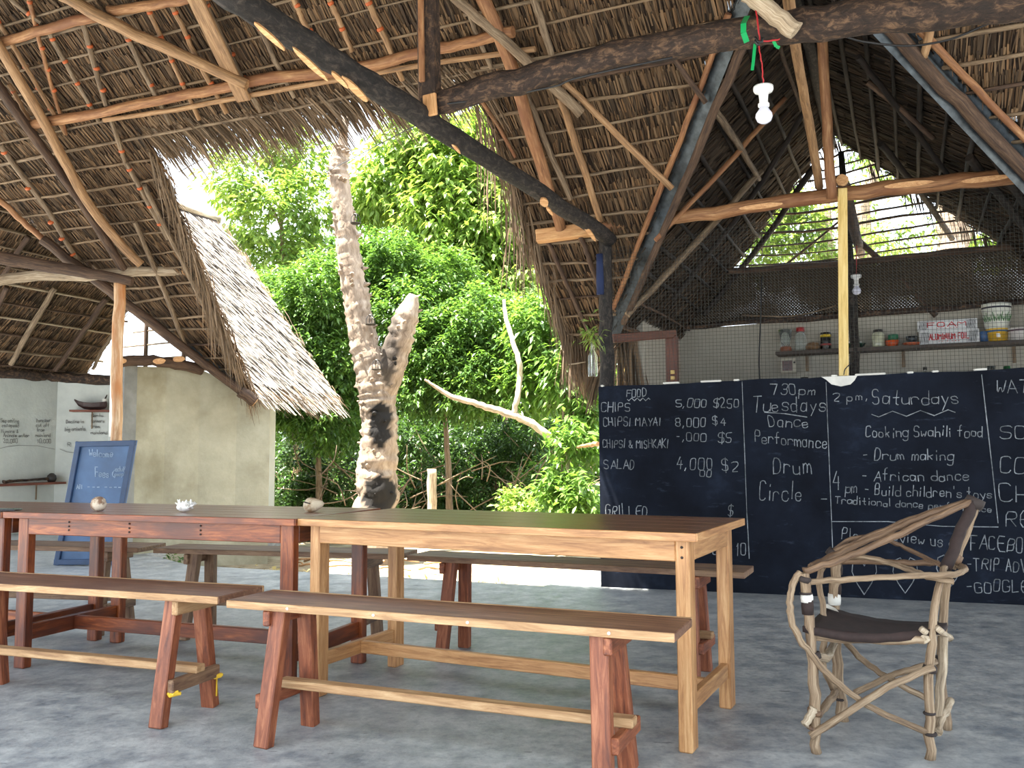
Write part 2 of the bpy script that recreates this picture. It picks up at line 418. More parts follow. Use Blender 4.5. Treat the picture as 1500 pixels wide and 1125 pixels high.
def m_mat():
    """woven palm mat with small gaps"""
    mt, nt, b = newmat('woven_mat'); g = nd(nt, 'ShaderNodeAttribute', attribute_name='gc')
    w1 = nd(nt, 'ShaderNodeTexWave', wave_type='BANDS', bands_direction='DIAGONAL'); w1.inputs['Scale'].default_value = 21; w1.inputs['Distortion'].default_value = 1.5
    nt.links.new(g.outputs['Vector'], w1.inputs['Vector'])
    mp = nd(nt, 'ShaderNodeMapping'); mp.inputs['Scale'].default_value = (-1, 1, 1); nt.links.new(g.outputs['Vector'], mp.inputs['Vector'])
    w2 = nd(nt, 'ShaderNodeTexWave', wave_type='BANDS', bands_direction='DIAGONAL'); w2.inputs['Scale'].default_value = 21; w2.inputs['Distortion'].default_value = 1.5
    nt.links.new(mp.outputs['Vector'], w2.inputs['Vector'])
    mu = nd(nt, 'ShaderNodeMath', operation='MULTIPLY'); nt.links.new(w1.outputs['Fac'], mu.inputs[0]); nt.links.new(w2.outputs['Fac'], mu.inputs[1])
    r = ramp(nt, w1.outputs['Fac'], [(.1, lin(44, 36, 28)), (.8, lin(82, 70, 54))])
    nt.links.new(r.outputs['Color'], b.inputs['Base Color']); b.inputs['Roughness'].default_value = .9
    nz = noise(nt, g.outputs['Vector'], 1.6, 2, .5)
    th = ramp(nt, nz.outputs['Fac'], [(.5, (.9985,) * 3 + (1,)), (.68, (.9,) * 3 + (1,))])
    lt = nd(nt, 'ShaderNodeMath', operation='LESS_THAN'); nt.links.new(mu.outputs[0], lt.inputs[0]); nt.links.new(th.outputs['Color'], lt.inputs[1])
    nt.links.new(lt.outputs[0], b.inputs['Alpha'])
    bump(nt, mu.outputs[0], b, .5, .02); return mt
M['mat'] = m_mat()
def m_glass(name, c=(.9, .95, .93, 1), rough=.05):
    mt, nt, b = newmat(name)
    b.inputs['Base Color'].default_value = c; b.inputs['Roughness'].default_value = rough
    b.inputs['Transmission Weight'].default_value = .92; b.inputs['IOR'].default_value = 1.3
    return mt
M['glass'] = m_glass('glass')

# ================================================================ THE GROUND AND WALLS
def poly_uv(l): return [uv(a, b) for a, b in l]
g = MB(); g.slab([(-40, -6), (40, -6), (40, 45), (-40, 45)], -.6, -.2)
o = g.build('ground', M['soil']); struct(o)
f = MB(); f.slab(poly_uv([(-14, -4), (8, -4), (8, 9.6), (-2.6, 9.6), (-2.6, 6.42), (-6.1, 6.36), (-7.2, 6.9), (-7.2, 9.2), (-14, 9.2)]), -.2, 0)
o = f.build('floor', M['concrete']); struct(o)

def wall(name, pts, z0, z1, th, mat, tops=None):
    """vertical wall through the plan points pts, thickness th away from us, top heights per point"""
    mb = MB(); n = len(pts); pts = [Vector((p.x, p.y, 0)) for p in pts]
    tops = tops or [z1] * n
    fr, bk = [], []
    for i, p in enumerate(pts):
        d = (pts[min(i + 1, n - 1)] - pts[max(i - 1, 0)]).normalized(); nn = Vector((-d.y, d.x, 0))
        fr.append(p); bk.append(p + nn * th)
    vs = []
    for i in range(n):
        vs += [fr[i] + Z * z0, fr[i] + Z * tops[i], bk[i] + Z * tops[i], bk[i] + Z * z0]
    fs = [(3, 2, 1, 0), (4 * n - 4, 4 * n - 3, 4 * n - 2, 4 * n - 1)]
    for i in range(n - 1):
        a, b = 4 * i, 4 * i + 4
        for k in range(4):
            j = (k + 1) % 4
            fs.append((a + k, a + j, b + j, b + k))
    mb.add(vs, fs); o = mb.build(name, mat); struct(o); return o

# cream courtyard wall of the left room; its top follows the roof above it
cw = [at(x, 700, s) for x, s in ((197, 9.15), (240, 9.45), (290, 9.7), (345, 9.9), (394, 10.0))]
wall('wall_courtyard', cw, -.22, 2, .16, M['plaster_cream'], [1.93, 1.95, 1.95, 1.78, 1.55])
jamb = [at(178, 700, 8.95), at(197, 700, 9.12)]
wall('wall_jamb', jamb, 0, 1.93, .16, M['plaster_grey'])
# white room
u1 = -10.65
wall('wall_left', [uv(u1, 7.2), uv(u1, 8.57)], 0, 2.06, .16, M['plaster_white'])
wall('wall_left_back', [uv(u1, 8.57), uv(-10.1, 8.95), uv(-8.9, 9.02), uv(-7.4, 9.0)], 0, 2.0, .16, M['plaster_white'], [2.06, 2.0, 1.96, 1.96])
# kitchen
wall('wall_kitchen_back', [uv(-2.15, 9.2), uv(3.4, 9.2)], 0, 2.36, .15, M['kitchen_white'], [2.30, 2.42])
wall('wall_kitchen_left', [uv(-2.15, 7.75), uv(-2.15, 9.2)], 0, 2.3, .15, M['kitchen_white'])

# ================================================================ THATCH
def panel(name, parent, PT, z0, mslope, a0, a1, d0, d1, ins, tip, pitch=.13, dens=92, L=.36, mat='thatch', seed=1, back=True, tint=1.0, grey=0.0, tilt=.17):
    """overlapping courses of palm strips on the plane z = z0 - mslope*d; PT(a, d) gives the plan point"""
    r = np.random.default_rng(seed)
    sl = math.sqrt(1 + mslope * mslope); dd = pitch / sl
    A, D, O, LN, K = [], [], [], [], []
    nk = int((d1 - d0) / dd)
    for k in range(nk + 1):
        d = d0 + dd * k
        n = int((a1 - a0) * dens)
        a = a0 + (np.arange(n) + r.uniform(0, 1, n)) / dens
        A.append(a); D.append(np.full(n, d) + r.normal(0, .012, n)); LN.append(L * r.uniform(.75, 1.2, n)); K.append(np.full(n, k))
    A = np.concatenate(A); D = np.concatenate(D); LN = np.concatenate(LN); K = np.concatenate(K)
    keep = ins(A, D); A, D, LN, K = A[keep], D[keep], LN[keep], K[keep]
    n = len(A)
    ang = r.normal(0, .07, n) + .05 * np.sin(K * 1.7 + A * 1.3)
    ca, sa = np.cos(ang), np.sin(ang)
    for _ in range(3):
        bad = ~tip(A + sa * LN, D + ca * LN / sl); LN[bad] *= .6
    # local directions in (a, d, height off the plane)
    wd = r.uniform(.006, .0155, n); tw = r.normal(0, .45, n)
    ro = r.uniform(-.028, -.012, n); to = ro + LN * tilt
    px = np.array(PT(1, 0)) - np.array(PT(0, 0)); pd = np.array(PT(0, 1)) - np.array(PT(0, 0)); base = np.array(PT(0, 0))
    ea = np.array([px[0], px[1], 0.0]); ed = np.array([pd[0], pd[1], -mslope]) / sl; en = np.cross(ea, ed); en = en if en[2] > 0 else -en
    root = base[None, :] + A[:, None] * ea + D[:, None] * np.array([pd[0], pd[1], -mslope]); root[:, 2] += z0
    drop = r.uniform(0, .03, n)
    dirv = ea[None] * sa[:, None] + ed[None] * ca[:, None]
    side = ea[None] * ca[:, None] - ed[None] * sa[:, None]
    sv = side * np.cos(tw)[:, None] + en[None] * np.sin(tw)[:, None]
    p0 = root + en[None] * ro[:, None]
    p1 = root + dirv * (LN * .55)[:, None] + en[None] * (ro + (to - ro) * .55)[:, None]
    p2 = root + dirv * LN[:, None] + en[None] * to[:, None]; p2[:, 2] -= drop
    h = (sv * wd[:, None]) / 2
    V6 = np.stack([p0 - h, p0 + h, p1 + h, p1 - h, p2 + h * .35, p2 - h * .35], 1).reshape(-1, 3)
    i = np.arange(n)[:, None] * 6
    Fq = np.concatenate([i + np.array([[0, 1, 2, 3]]), i + np.array([[3, 2, 4, 5]])], 0)
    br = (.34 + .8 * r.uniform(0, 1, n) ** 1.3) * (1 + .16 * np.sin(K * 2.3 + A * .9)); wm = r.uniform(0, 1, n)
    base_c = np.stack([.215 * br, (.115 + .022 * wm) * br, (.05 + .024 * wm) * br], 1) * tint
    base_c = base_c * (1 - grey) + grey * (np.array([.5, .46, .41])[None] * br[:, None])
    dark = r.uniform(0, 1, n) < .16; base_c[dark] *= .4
    tipc = base_c * 1.3 + .01 * tint
    cols = np.stack([base_c * .9, base_c * .9, base_c, base_c, tipc, tipc], 1).reshape(-1, 3)
    o = soup(name, V6, Fq, np.clip(cols, 0, .8), M[mat], parent)
    if back:
        st = .05; na, nd_ = int((a1 - a0) / st), int((d1 - d0) / st)
        aa, dg = np.meshgrid(a0 + (np.arange(na) + .5) * st, d0 + (np.arange(nd_) + .5) * st, indexing='ij')
        kk = ins(aa.ravel(), dg.ravel())
        ac, dc = aa.ravel()[kk], dg.ravel()[kk]; hs = st / 2 * 1.02
        q = np.stack([np.stack([ac + x * hs, dc + y * hs], 1) for x, y in ((-1, -1), (1, -1), (1, 1), (-1, 1))], 1).reshape(-1, 2)
        Pq = base[None] + q[:, :1] * ea + q[:, 1:] * np.array([pd[0], pd[1], -mslope]); Pq[:, 2] += z0 + .012
        Pq += en[None] * .004
        fq = np.arange(len(Pq)).reshape(-1, 4)
        soup('thatch_underlay', Pq, fq, np.ones((len(Pq), 3)), M['thatch_back'], o)
    return o

VL = lambda d: -6.56 + (d - 7.73) * .797        # left valley, u at v
VK1 = lambda d: -2.28 - (d - 7.26) * .7756      # kitchen left valley
VK2 = lambda d: (d - 5.678) / .88        # kitchen right valley
def rakeL(d): return np.where(d < 6.6, -5.93 + (d - 5.67) * -.344, -6.25 + (d - 6.6) * -.274)
def main_ins(a, d):
    notch = (a > rakeL(d)) & (a < -2.78) & (d > 5.60)
    left_w = (a < np.where(d > 5.1, VL(d), -99))
    kit = (d > 5.15) & (a > VK1(d)) & (a < VK2(d))
    return ~notch & ~left_w & ~kit & (d < 7.7)
def main_tip(a, d):
    left_w = (a < np.where(d > 5.1, VL(d) - .02, -99))
    kit = (d > 5.15) & (a > VK1(d)) & (a < VK2(d))
    side = (a > rakeL(d) + .1) & (a < -2.88) & (d > 5.98)
    return ~left_w & ~kit & ~side
T4 = lambda *a: None
roof = thing('thatched_roof', 'large palm thatched main roof seen from below, its pale sticks and rafters lashed in rows over the tables', 'roof', uv(-4, 5.6, 3.7))
RINV = Matrix.Translation(-Vector(roof.location))
def under(o, parent):
    """keep a part's world shape when its thing is an Empty placed elsewhere"""
    o.parent = parent
    if parent.type == 'EMPTY': o.matrix_parent_inverse = Matrix.Translation(-Vector(parent.location))
    return o
ptA = lambda a, d: tuple(uv(a, d))
under(panel('thatch', None, ptA, CA, 1.0, -10.5, 6.0, 3.9, 7.72, main_ins, main_tip, seed=2, L=.34), roof)
# the front slope over and behind us: it shades the tables and lets the daylight in low
ptF = lambda a, d: tuple(uv(a, 3.9 - d))
under(panel('thatch', None, ptF, 5.47, 1.0, -10.5, 6.0, -.05, 2.95, lambda a, d: d > -1, lambda a, d: d < 9, seed=3, L=.4, dens=24, pitch=.2), roof)
# loose long strips along the open edges
def strips(name, pts, parent, n, L, seed, hang=.7, spread=.05, mat='thatch', out=Vector((0, 0, 0)), wid=(.005, .014), gain=.8):
    r = np.random.default_rng(seed); P = [Vector(p) for p in pts]; V4, F4, C4 = [], [], []
    seg = [(P[i + 1] - P[i]).length for i in range(len(P) - 1)]; tot = sum(seg)
    for k in range(n):
        t = r.uniform(0, tot); i = 0
        while i < len(seg) - 1 and t > seg[i]: t -= seg[i]; i += 1
        p = P[i].lerp(P[i + 1], t / seg[i]) + Vector(r.normal(0, spread, 3))
        d0 = (P[i + 1] - P[i]).normalized()
        l = L * r.uniform(.5, 1.25)
        d = (d0 * (1 - hang) + Vector((0, 0, -1)) * hang + out + Vector(r.normal(0, .09, 3))).normalized()
        q = p + d * l * .5; e = (d + Vector((0, 0, -.35))).normalized(); tpt = q + e * l * .5
        s_ = d.cross(Vector(r.normal(0, 1, 3))).normalized() * r.uniform(*wid) / 2
        b = len(V4); V4 += [p - s_, p + s_, q + s_, q - s_, tpt + s_ * .3, tpt - s_ * .3]
        F4 += [(b, b + 1, b + 2, b + 3), (b + 3, b + 2, b + 4, b + 5)]
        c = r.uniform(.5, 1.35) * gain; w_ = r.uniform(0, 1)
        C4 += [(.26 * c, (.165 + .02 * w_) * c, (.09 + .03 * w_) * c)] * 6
    o = soup(name, np.array([tuple(x) for x in V4]), np.array(F4), np.clip(np.array(C4), 0, .8), M[mat])
    if parent: under(o, parent)
    return o
def pa(u, v, off=0.0): return uv(u, v, CA - v - off)
strips('fringe', [pa(-5.95, 5.66), pa(-6.1, 6.1), pa(-6.25, 6.6), pa(-6.42, 7.2), pa(-6.55, 7.68)], roof, 520, .34, 5, hang=.22, spread=.035)
strips('fringe', [pa(-6.24, 6.5), pa(-6.42, 7.2)], roof, 110, .42, 6, hang=.6, spread=.03)
strips('fringe', [pa(-2.8, 5.75), pa(-2.76, 6.4), pa(-2.74, 7.0), pa(-2.74, 7.6)], roof, 420, .32, 7, hang=.4)
strips('fringe', [pa(-2.86, 5.8), pa(-2.84, 6.15)], roof, 26, .55, 8, hang=.9, spread=.04)
strips('fringe', [pa(-2.82, 6.25), pa(-2.80, 6.55)], roof, 34, .6, 9, hang=.93, spread=.04)
strips('fringe', [pa(-5.95, 5.54), pa(-2.8, 5.54)], roof, 1500, .46, 10, hang=.0, spread=.025, out=(V - Z * 1.15) * 1.2)

# battens: thin sticks along the courses, a part each
def batten(parent, p, q, r, mat='pole_grey', name='batten'):
    mid = p.lerp(q, .5) + Vector((0, 0, random.uniform(-.02, .02)))
    o = MB().pole([p, mid, q], [r * random.uniform(.8, 1.2), r, r * random.uniform(.6, 1)], 6, .2, 4).build(name, M[mat])
    return under(o, parent)
vv = 4.35; k = 0
while vv < 7.6:
    segs = []
    rl = float(rakeL(np.array(vv)))
    if vv < 5.6: 
        segs.append((-8.9 if vv < 5.1 else VL(vv), -2.5)); segs.append((-2.7, VK1(vv) if vv > 5.15 else -.4))
    else:
        segs.append((VL(vv), rl - .05)); segs.append((-2.74, VK1(vv)))
    if vv < 7.2: segs.append((VK2(vv) - .1 if vv > 5.15 else -.5, 3.2))
    for a, b in segs:
        if b - a < .15: continue
        mt = random.choice(['pole_grey', 'pole_grey', 'batten_wood', 'batten_wood', 'pole_dark'])
        e1, e2 = random.uniform(-.02, .1), random.uniform(-.12, .12)
        batten(roof, pa(a, vv, .042), pa(b + e2 * .3, vv + random.uniform(-.03, .03), .042), random.uniform(.009, .015), mt)
    vv += .132; k += 1
# rafters running down the slope (photo positions carried onto the roof plane)
def rafter(px0, px1, r, mat, off=.075, name='rafter', P=PA, parent=None, lash=False):
    p, q = P(*px0, off), P(*px1, off)
    md = p.lerp(q, .5) + Vector((random.gauss(0, .012), random.gauss(0, .012), 0))
    o = MB().pole([p, p.lerp(md, .5), md, q], [r * 1.05, r, r, r * .9], 8, .1, 4).build(name, M[mat])
    under(o, parent or roof)
    if lash:
        d = (q - p); k_ = .07
        while k_ < d.length - .05:
            c = p + d.normalized() * k_
            under(MB().lathe(c, [(r * 1.05, -.012), (r * 1.22, -.006), (r * 1.22, .006), (r * 1.05, .012)], 9, d.normalized() + Vector((random.gauss(0, .12), random.gauss(0, .12), 0))).build('lashing', M['lashing']), o)
            k_ += random.choice([.187, .187, .374])
    return o
M['lashing'] = plain('lashing', lin(186, 92, 44), .6)
for a, b, r, mt in [((0, -15), (60, 34), .02, 'pole_grey'), ((40, -10), (97, 197), .018, 'pole_orange'), ((-10, 20), (97, 197), .02, 'pole_tan'),
        ((13, 123), (52, 192), .018, 'pole_tan'), ((70, 45), (145, 178), .019, 'pole_grey'), ((117, 20), (184, 240), .022, 'pole_grey'),
        ((182, 45), (250, 182), .02, 'pole_grey'), ((213, 5), (292, 176), .018, 'pole_tan'), ((250, 5), (332, 166), .02, 'pole_tan'),
        ((296, -5), (382, 164), .024, 'pole_grey'), ((375, 28), (432, 143), .02, 'pole_grey'), ((428, -6), (462, 60), .02, 'pole_tan'),
        ((478, -10), (516, 76), .019, 'pole_tan'), ((534, -10), (590, 118), .022, 'pole_tan'),
        ((184, 238), (246, 350), .022, 'pole_grey'), ((197, 325), (276, 520), .024, 'pole_grey'), ((211, 272), (343, 545), .022, 'pole_grey'),
        ((0, 213), (122, 396), .026, 'pole_grey'), ((684, 10), (720, 100), .02, 'pole_grey'), ((768, 130), (836, 292), .024, 'pole_grey'),
        ((777, -15), (808, 80), .026, 'pole_grey'), ((821, 143), (879, 324), .028, 'pole_tan'), ((702, 143), (755, 230), .014, 'pole_orange'),
        ((800, 350), (868, 500), .018, 'pole_dark'), ((850, 345), (885, 440), .022, 'pole_dark'),
        ((1345, -10), (1320, -60), .02, 'pole_grey')]:
    rafter(a, b, r, mt, lash=a[1] < 240 and a[0] < 600)
# purlins (thick poles across the rafters)
def purlin(pts, r, mat, off=.12):
    P = [PA(x, y, off) for x, y in pts]
    o = MB().pole(P, r, 9, .1, 4).build('purlin', M[mat]); return under(o, roof)
purlin([(45, 182), (150, 165), (260, 142), (330, 128), (400, 114), (500, 103), (600, 82), (680, 62), (752, 46)], .042, 'pole_orange')
purlin([(152, 176), (260, 160), (360, 141), (500, 116), (620, 95), (784, 72)], .02, 'pole_tan')
purlin([(-30, 70), (0, 62), (70, 42), (143, 24)], .042, 'pole_orange')
purlin([(160, 17), (210, 10), (280, -2), (340, -14)], .038, 'pole_orange')
# valley gutters of folded sheet metal with a batten on each
def gutter(parent, p, q, wdt, nrm, name='valley_gutter'):
    d = (q - p).normalized(); s_ = d.cross(nrm).normalized() * wdt / 2
    mb = MB(); up_ = nrm.normalized() * .03
    mb.add([p - s_ + up_, q - s_ + up_, q - s_ * .15 - up_ * .4, p - s_ * .15 - up_ * .4, q + s_ * .15 - up_ * .4, p + s_ * .15 - up_ * .4, q + s_ + up_, p + s_ + up_],
           [(0, 1, 2, 3), (3, 2, 4, 5), (5, 4, 6, 7)])
    o = mb.build(name, M['metal']); return under(o, parent)
g0, g1 = PA(1056, 55, .0) - Z * .03, PA(892, 482, .0) - Z * .03
gutter(roof, g0 + (g0 - g1) * .4, g1, .23, V - Z * .2 + U * .3)
g0, g1 = PA(1313, 20, .0) - Z * .03, PA(1640, 372, 0) - Z * .03
gutter(roof, g0 + (g0 - g1) * .75, g1, .34, V - Z * .2 - U * .3)
gutter(roof, PA(120, 390, 0) - Z * .03, PA(366, 575, 0) - Z * .03, .13, V - Z * .2 + U * .3)
rafter((1068, 20), (898, 452), .022, 'pole_orange', .06, 'valley_batten')
rafter((1090, 60), (913, 474), .03, 'pole_dark', .1, 'valley_rafter')
rafter((1330, 27), (1640, 344), .024, 'pole_orange', .06, 'valley_batten')
rafter((1293, 30), (1640, 392), .045, 'pole_dark', .1, 'valley_rafter')
rafter((62, 350), (372, 588), .05, 'pole_dark', .12, 'valley_rafter')
rafter((-10, 285), (110, 390), .03, 'pole_orange', .1, 'valley_batten')

# ---- left wing
wing = thing('thatched_roof', 'left wing thatch roof over the white room, its outer slope blazing in the sun', 'roof', uv(-8.6, 7.4, 3))
ptWR = lambda a, d: tuple(uv(d, a))       # a along V, d along +U
WR0 = CWR                                  # z = -6.73 - 1.27 u
vl_v = lambda u: 7.73 + (u + 6.56) / .797
def wr_ins(a, d): return (a > vl_v(d)) & (a < 9.35) & (d < -6.66) & (d > -8.66)
def wr_tip(a, d): return (a > vl_v(d) - .02) & (a < 9.55)
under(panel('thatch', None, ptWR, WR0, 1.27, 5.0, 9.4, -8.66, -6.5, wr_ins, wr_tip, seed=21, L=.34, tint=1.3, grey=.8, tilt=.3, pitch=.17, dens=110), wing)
ptWL = lambda a, d: tuple(uv(-d, a))      # d along -U
def wl_ins(a, d): return (a > 5.1 - .9 * 0 + (8.65 - d) * -.9 - .4) & (a < 8.95) & (d > 8.64) & (d < 10.85)
under(panel('thatch', None, ptWL, 13.765, 1.1, 3.2, 9.0, 8.64, 10.85, wl_ins, lambda a, d: d < 11.1, seed=22, L=.34), wing)
def wl(u, v, off=0): return uv(u, v, CWL + 1.1 * u - off)
uu = -8.75
while uu > -10.75:
    batten(wing, wl(uu, 5.0, .05), wl(uu, 8.98 + random.uniform(-.1, .1), .05), random.uniform(.012, .02), random.choice(['pole_grey', 'pole_dark', 'weathered'])); uu -= .16
for a, b, r, mt in [((81, 422), (16, 534), .034, 'pole_grey'), ((156, 437), (81, 543), .036, 'pole_dark'), ((166, 488), (136, 541), .026, 'pole_grey'), ((42, 346), (5, 404), .03, 'pole_dark'),
                    ((10, 420), (-40, 520), .03, 'pole_dark')]:
    rafter(a, b, r, mt, .1, 'rafter', PWL, wing)
strips('fringe', [uv(-6.62, 7.75, 1.7), uv(-6.62, 9.3, 1.7)], wing, 260, .25, 23, hang=.55, out=U * .5)
strips('fringe', [uv(-8.66, 9.4, 4.3), uv(-6.62, 9.4, 1.7)], wing, 260, .25, 24, hang=.2, spread=.03)
# ridge cap bundle
o = MB().pole([uv(-8.66, 5.4, 4.27), uv(-8.66, 9.45, 4.27)], .05, 8, .2, 10).build('ridge_cap', M['weathered']); under(o, wing)

# ---- kitchen roof
kroof = thing('thatched_roof', 'dark thatch roof of the kitchen wing with an open gable at its far end', 'roof', uv(-.6, 7.5, 3.4))
ptKL = lambda a, d: tuple(uv(-d, a))      # z = 4.968 + 1.28 u = 4.968 - 1.28 d
vk1_v = lambda u: 7.26 - (u + 2.28) / .7756
vk2_v = lambda u: 5.678 + .88 * u
def kl_ins(a, d): return (a > vk1_v(-d)) & (a < 9.3) & (d > .6) & (d < 2.35)
under(panel('thatch', None, ptKL, 4.968, 1.28, 4.9, 9.4, .6, 2.35, kl_ins, lambda a, d: a > vk1_v(-d) - .02, seed=31, L=.36, tint=.34), kroof)  # tint puts smoke tone and the dim kitchen interior into the thatch colour
ptKR = lambda a, d: tuple(uv(d, a))
def kr_ins(a, d): return (a > vk2_v(d)) & (a < 9.3) & (d > -.6) & (d < 1.9)
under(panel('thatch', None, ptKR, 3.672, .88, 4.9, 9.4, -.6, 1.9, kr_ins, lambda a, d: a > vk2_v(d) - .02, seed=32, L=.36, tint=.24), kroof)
for i in range(11):
    d = .75 + i * .145
    batten(kroof, uv(-d, vk1_v(-d) + .05, 4.968 - 1.28 * d - .05), uv(-d, 9.25, 4.968 - 1.28 * d - .05), random.uniform(.012, .02), random.choice(['pole_dark', 'sooty_dim_wood', 'sooty_dim_wood']))
for i in range(14):
    d = -.5 + i * .165
    batten(kroof, uv(d, vk2_v(d) + .05, 3.672 - .88 * d - .05), uv(d, 9.25, 3.672 - .88 * d - .05), random.uniform(.012, .02), 'sooty_dim_wood')
for a, b, c, r, mt in [((1150, 144), (1056, 250), (960, 352), .02, 'pole_orange'), ((1115, 250), (1020, 355), (919, 462), .03, 'pole_grey'), ((1046, 160), (1080, 210), (1112, 262), .026, 'pole_grey'),
                       ((1180, 160), (1100, 290), (985, 440), .024, 'sooty_dim_wood'), ((1195, 240), (1120, 350), (1030, 462), .03, 'sooty_dim_wood')]:
    P = [PKL(*q, .1) for q in (a, b, c)]
    under(MB().pole(P, [r, r, r * .9], 8, .12, 5).build('rafter', M[mt]), kroof)
for a, b, r, mt in [((1257, 83), (1388, 256), .022, 'sooty_dim_wood'), ((1270, 120), (1367, 203), .02, 'pole_dark'), ((1335, 91), (1398, 150), .024, 'pole_grey'), ((1390, 130), (1500, 300), .026, 'sooty_dim_wood'),
                    ((1290, 210), (1395, 350), .03, 'sooty_dim_wood'), ((1420, 230), (1520, 360), .03, 'sooty_dim_wood')]:
    rafter(a, b, r, mt, .1, 'rafter', PKR, kroof)
under(MB().pole([uv(-.6, 5.0, 4.14), uv(-.58, 7.2, 4.1), uv(-.6, 9.4, 4.12)], .05, 8, .15, 6).build('ridge_pole', M['bark_black']), kroof)
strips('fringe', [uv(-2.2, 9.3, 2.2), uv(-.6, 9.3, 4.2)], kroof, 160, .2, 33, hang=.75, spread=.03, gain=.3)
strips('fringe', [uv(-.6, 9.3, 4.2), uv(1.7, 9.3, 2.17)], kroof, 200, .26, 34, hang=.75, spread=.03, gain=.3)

# ================================================================ TIMBER FRAME
def timber(name, label, cat, pts, r, mat, n=11, wob=.07, sub=5, group=None, lump=0.02, extra=None, base=None):
    P = [Vector(p) for p in pts]
    t = thing(name, label, cat, base or P[0], 0, group)
    under(MB().pole(P, r, n, wob, sub, lump=lump).build('log', M[mat]), t)
    return t
def cut_face(parent, c, nrm, rx, ry, along, name='sawn_face'):
    parent = next((c_ for c_ in parent.children if c_.name.startswith('log')), parent)
    nrm = nrm.normalized(); a = (along - nrm * along.dot(nrm)).normalized(); b = nrm.cross(a)
    vs = [c + nrm * .004 + a * (math.cos(t * math.pi / 8) * rx * random.uniform(.9, 1.1)) + b * (math.sin(t * math.pi / 8) * ry * random.uniform(.9, 1.1)) for t in range(16)]
    vs += [c - nrm * .02 + a * (math.cos(t * math.pi / 8) * rx) + b * (math.sin(t * math.pi / 8) * ry) for t in range(16)]
    mb = MB(); mb.add(vs, [tuple(range(16))] + [(i, i + 16, (i + 1) % 16 + 16, (i + 1) % 16) for i in range(16)])
    return under(mb.build(name, M['cutwood']), parent)

# level dark beam running from the corner post towards us
t = timber('tie_beam', 'charred dark tie beam slanting from upper left down to the post by the chalkboard', 'beam',
           [at(320, -20, 3.22), at(430, 54, 3.66), at(540, 122, 4.08), at(640, 186, 4.6), at(760, 262, 5.5), at(893, 350, 6.86)], .057, 'bark_black')
for (x, y, s, l, wd) in ((455, 85, 3.74, .2, .022), (395, 43, 3.5, .16, .02), (520, 122, 4.0, .17, .03), (498, 108, 3.9, .1, .02), (668, 210, 4.78, .07, .014), (797, 290, 5.78, .065, .05), (805, 303, 5.84, .07, .02), (862, 333, 6.5, .2, .03)):
    c = at(x, y, s - .045); d = (at(893, 350, 6.86) - at(540, 122, 4.08)).normalized()
    cut_face(t, c - Z * .03, (EYE - c).normalized() + Z * -.5, l / 2, wd / 2, d)
# big dark cross beam along the building
tb = timber('tie_beam', 'thick dark cross beam with rough bark running over the hanging bulb to the upper right', 'beam',
            [at(640, 150, 4.5), at(760, 118, 4.38), at(900, 82, 4.25), at(1030, 58, 4.1), at(1150, 40, 3.95), at(1300, 22, 3.75), at(1520, -6, 3.5), at(1800, -70, 3.15)], [.06, .066, .07, .074, .078, .08, .085, .088], 'bark_brown')
# king strut standing on the joint
kz = at(627, 80, 4.5)
t = thing('strut', 'square dark strut with orange cut face above the joint of two dark beams', 'strut', at(630, 165, 4.5))
under(MB().beam(at(630, 168, 4.5), at(626, -40, 4.5), .1, .09, V, .012).build('shaft', M['bark_brown']), t)
under(MB().beam(at(631, 170, 4.44), at(629, 138, 4.44), .075, .02, V, .004).build('sawn_face', M['cutwood']), t)
under(MB().beam(at(618, 120, 4.45), at(616, -40, 4.45), .03, .02, V, .004).build('split_face', M['pole_orange']), t)
# corner post
pb = PB(887, 560, .0)
t = timber('roof_post', 'dark bark post at the left end of the chalkboard carrying the roof corner', 'post',
           [Vector((at(889, 700, 6.95).x, at(889, 700, 6.95).y, 0)), at(889, 565, 6.95), at(887, 450, 6.93), at(886, 336, 6.9)], .055, 'bark_black')
mb = MB(); mb.lathe(at(879, 402, 6.88), [(.03, -.16), (.032, -.05), (.03, .06), (.03, .16)], 10)
under(mb.build('blue_rag', M['blue_cloth']), t)
# orange beam over the kitchen opening
t = timber('lintel_beam', 'peeled orange beam spanning over the wire mesh above the chalkboard', 'beam',
           [at(786, 346, 6.95), at(890, 331, 6.88), at(1000, 318, 6.76), at(1120, 300, 6.6), at(1240, 283, 6.42), at(1380, 268, 6.22), at(1520, 256, 6.0), at(1760, 232, 5.6)], [.056, .056, .05, .05, .055, .06, .062, .06], 'pole_orange')
under(MB().beam(at(786, 347, 6.94), at(868, 336, 6.86), .1, .1, Z, .006).build('squared_end', M['cutwood']), t)
for (x, y, s) in ((1115, 302, 6.53), (1330, 270, 6.21), (1445, 262, 6.03)):
    c = at(x, y, s); cut_face(t, c, EYE - c, .16, .02, U)
e0 = at(1234, 264, 6.36)
t = timber('ridge_tie', 'pole seen end-on resting on the orange beam above the yellow upright', 'pole', [e0, e0 + V * 1.4, e0 + V * 2.75 + Z * .02], .045, 'pole_dark')
cut_face(t, e0 - V * .005, -V, .043, .043, U)
timber('king_post', 'reddish brown upright pole rising from the orange beam beside the yellow upright', 'post', [at(1218, 290, 6.34), at(1211, 180, 6.1), at(1204, 40, 5.8)], .036, 'pole_orange')
timber('king_post', 'greyish tan slanting pole between the hanging bulb and the reddish upright', 'post', [at(1201, 274, 6.45), at(1180, 150, 5.6), at(1162, 48, 4.6), at(1150, -40, 4.2)], .03, 'pole_tan')
timber('brace_pole', 'short split tan pole lying across the dark beam above the bulb', 'brace', [at(1096, -10, 3.86), at(1130, 18, 3.84), at(1166, 46, 3.82)], .04, 'weathered')
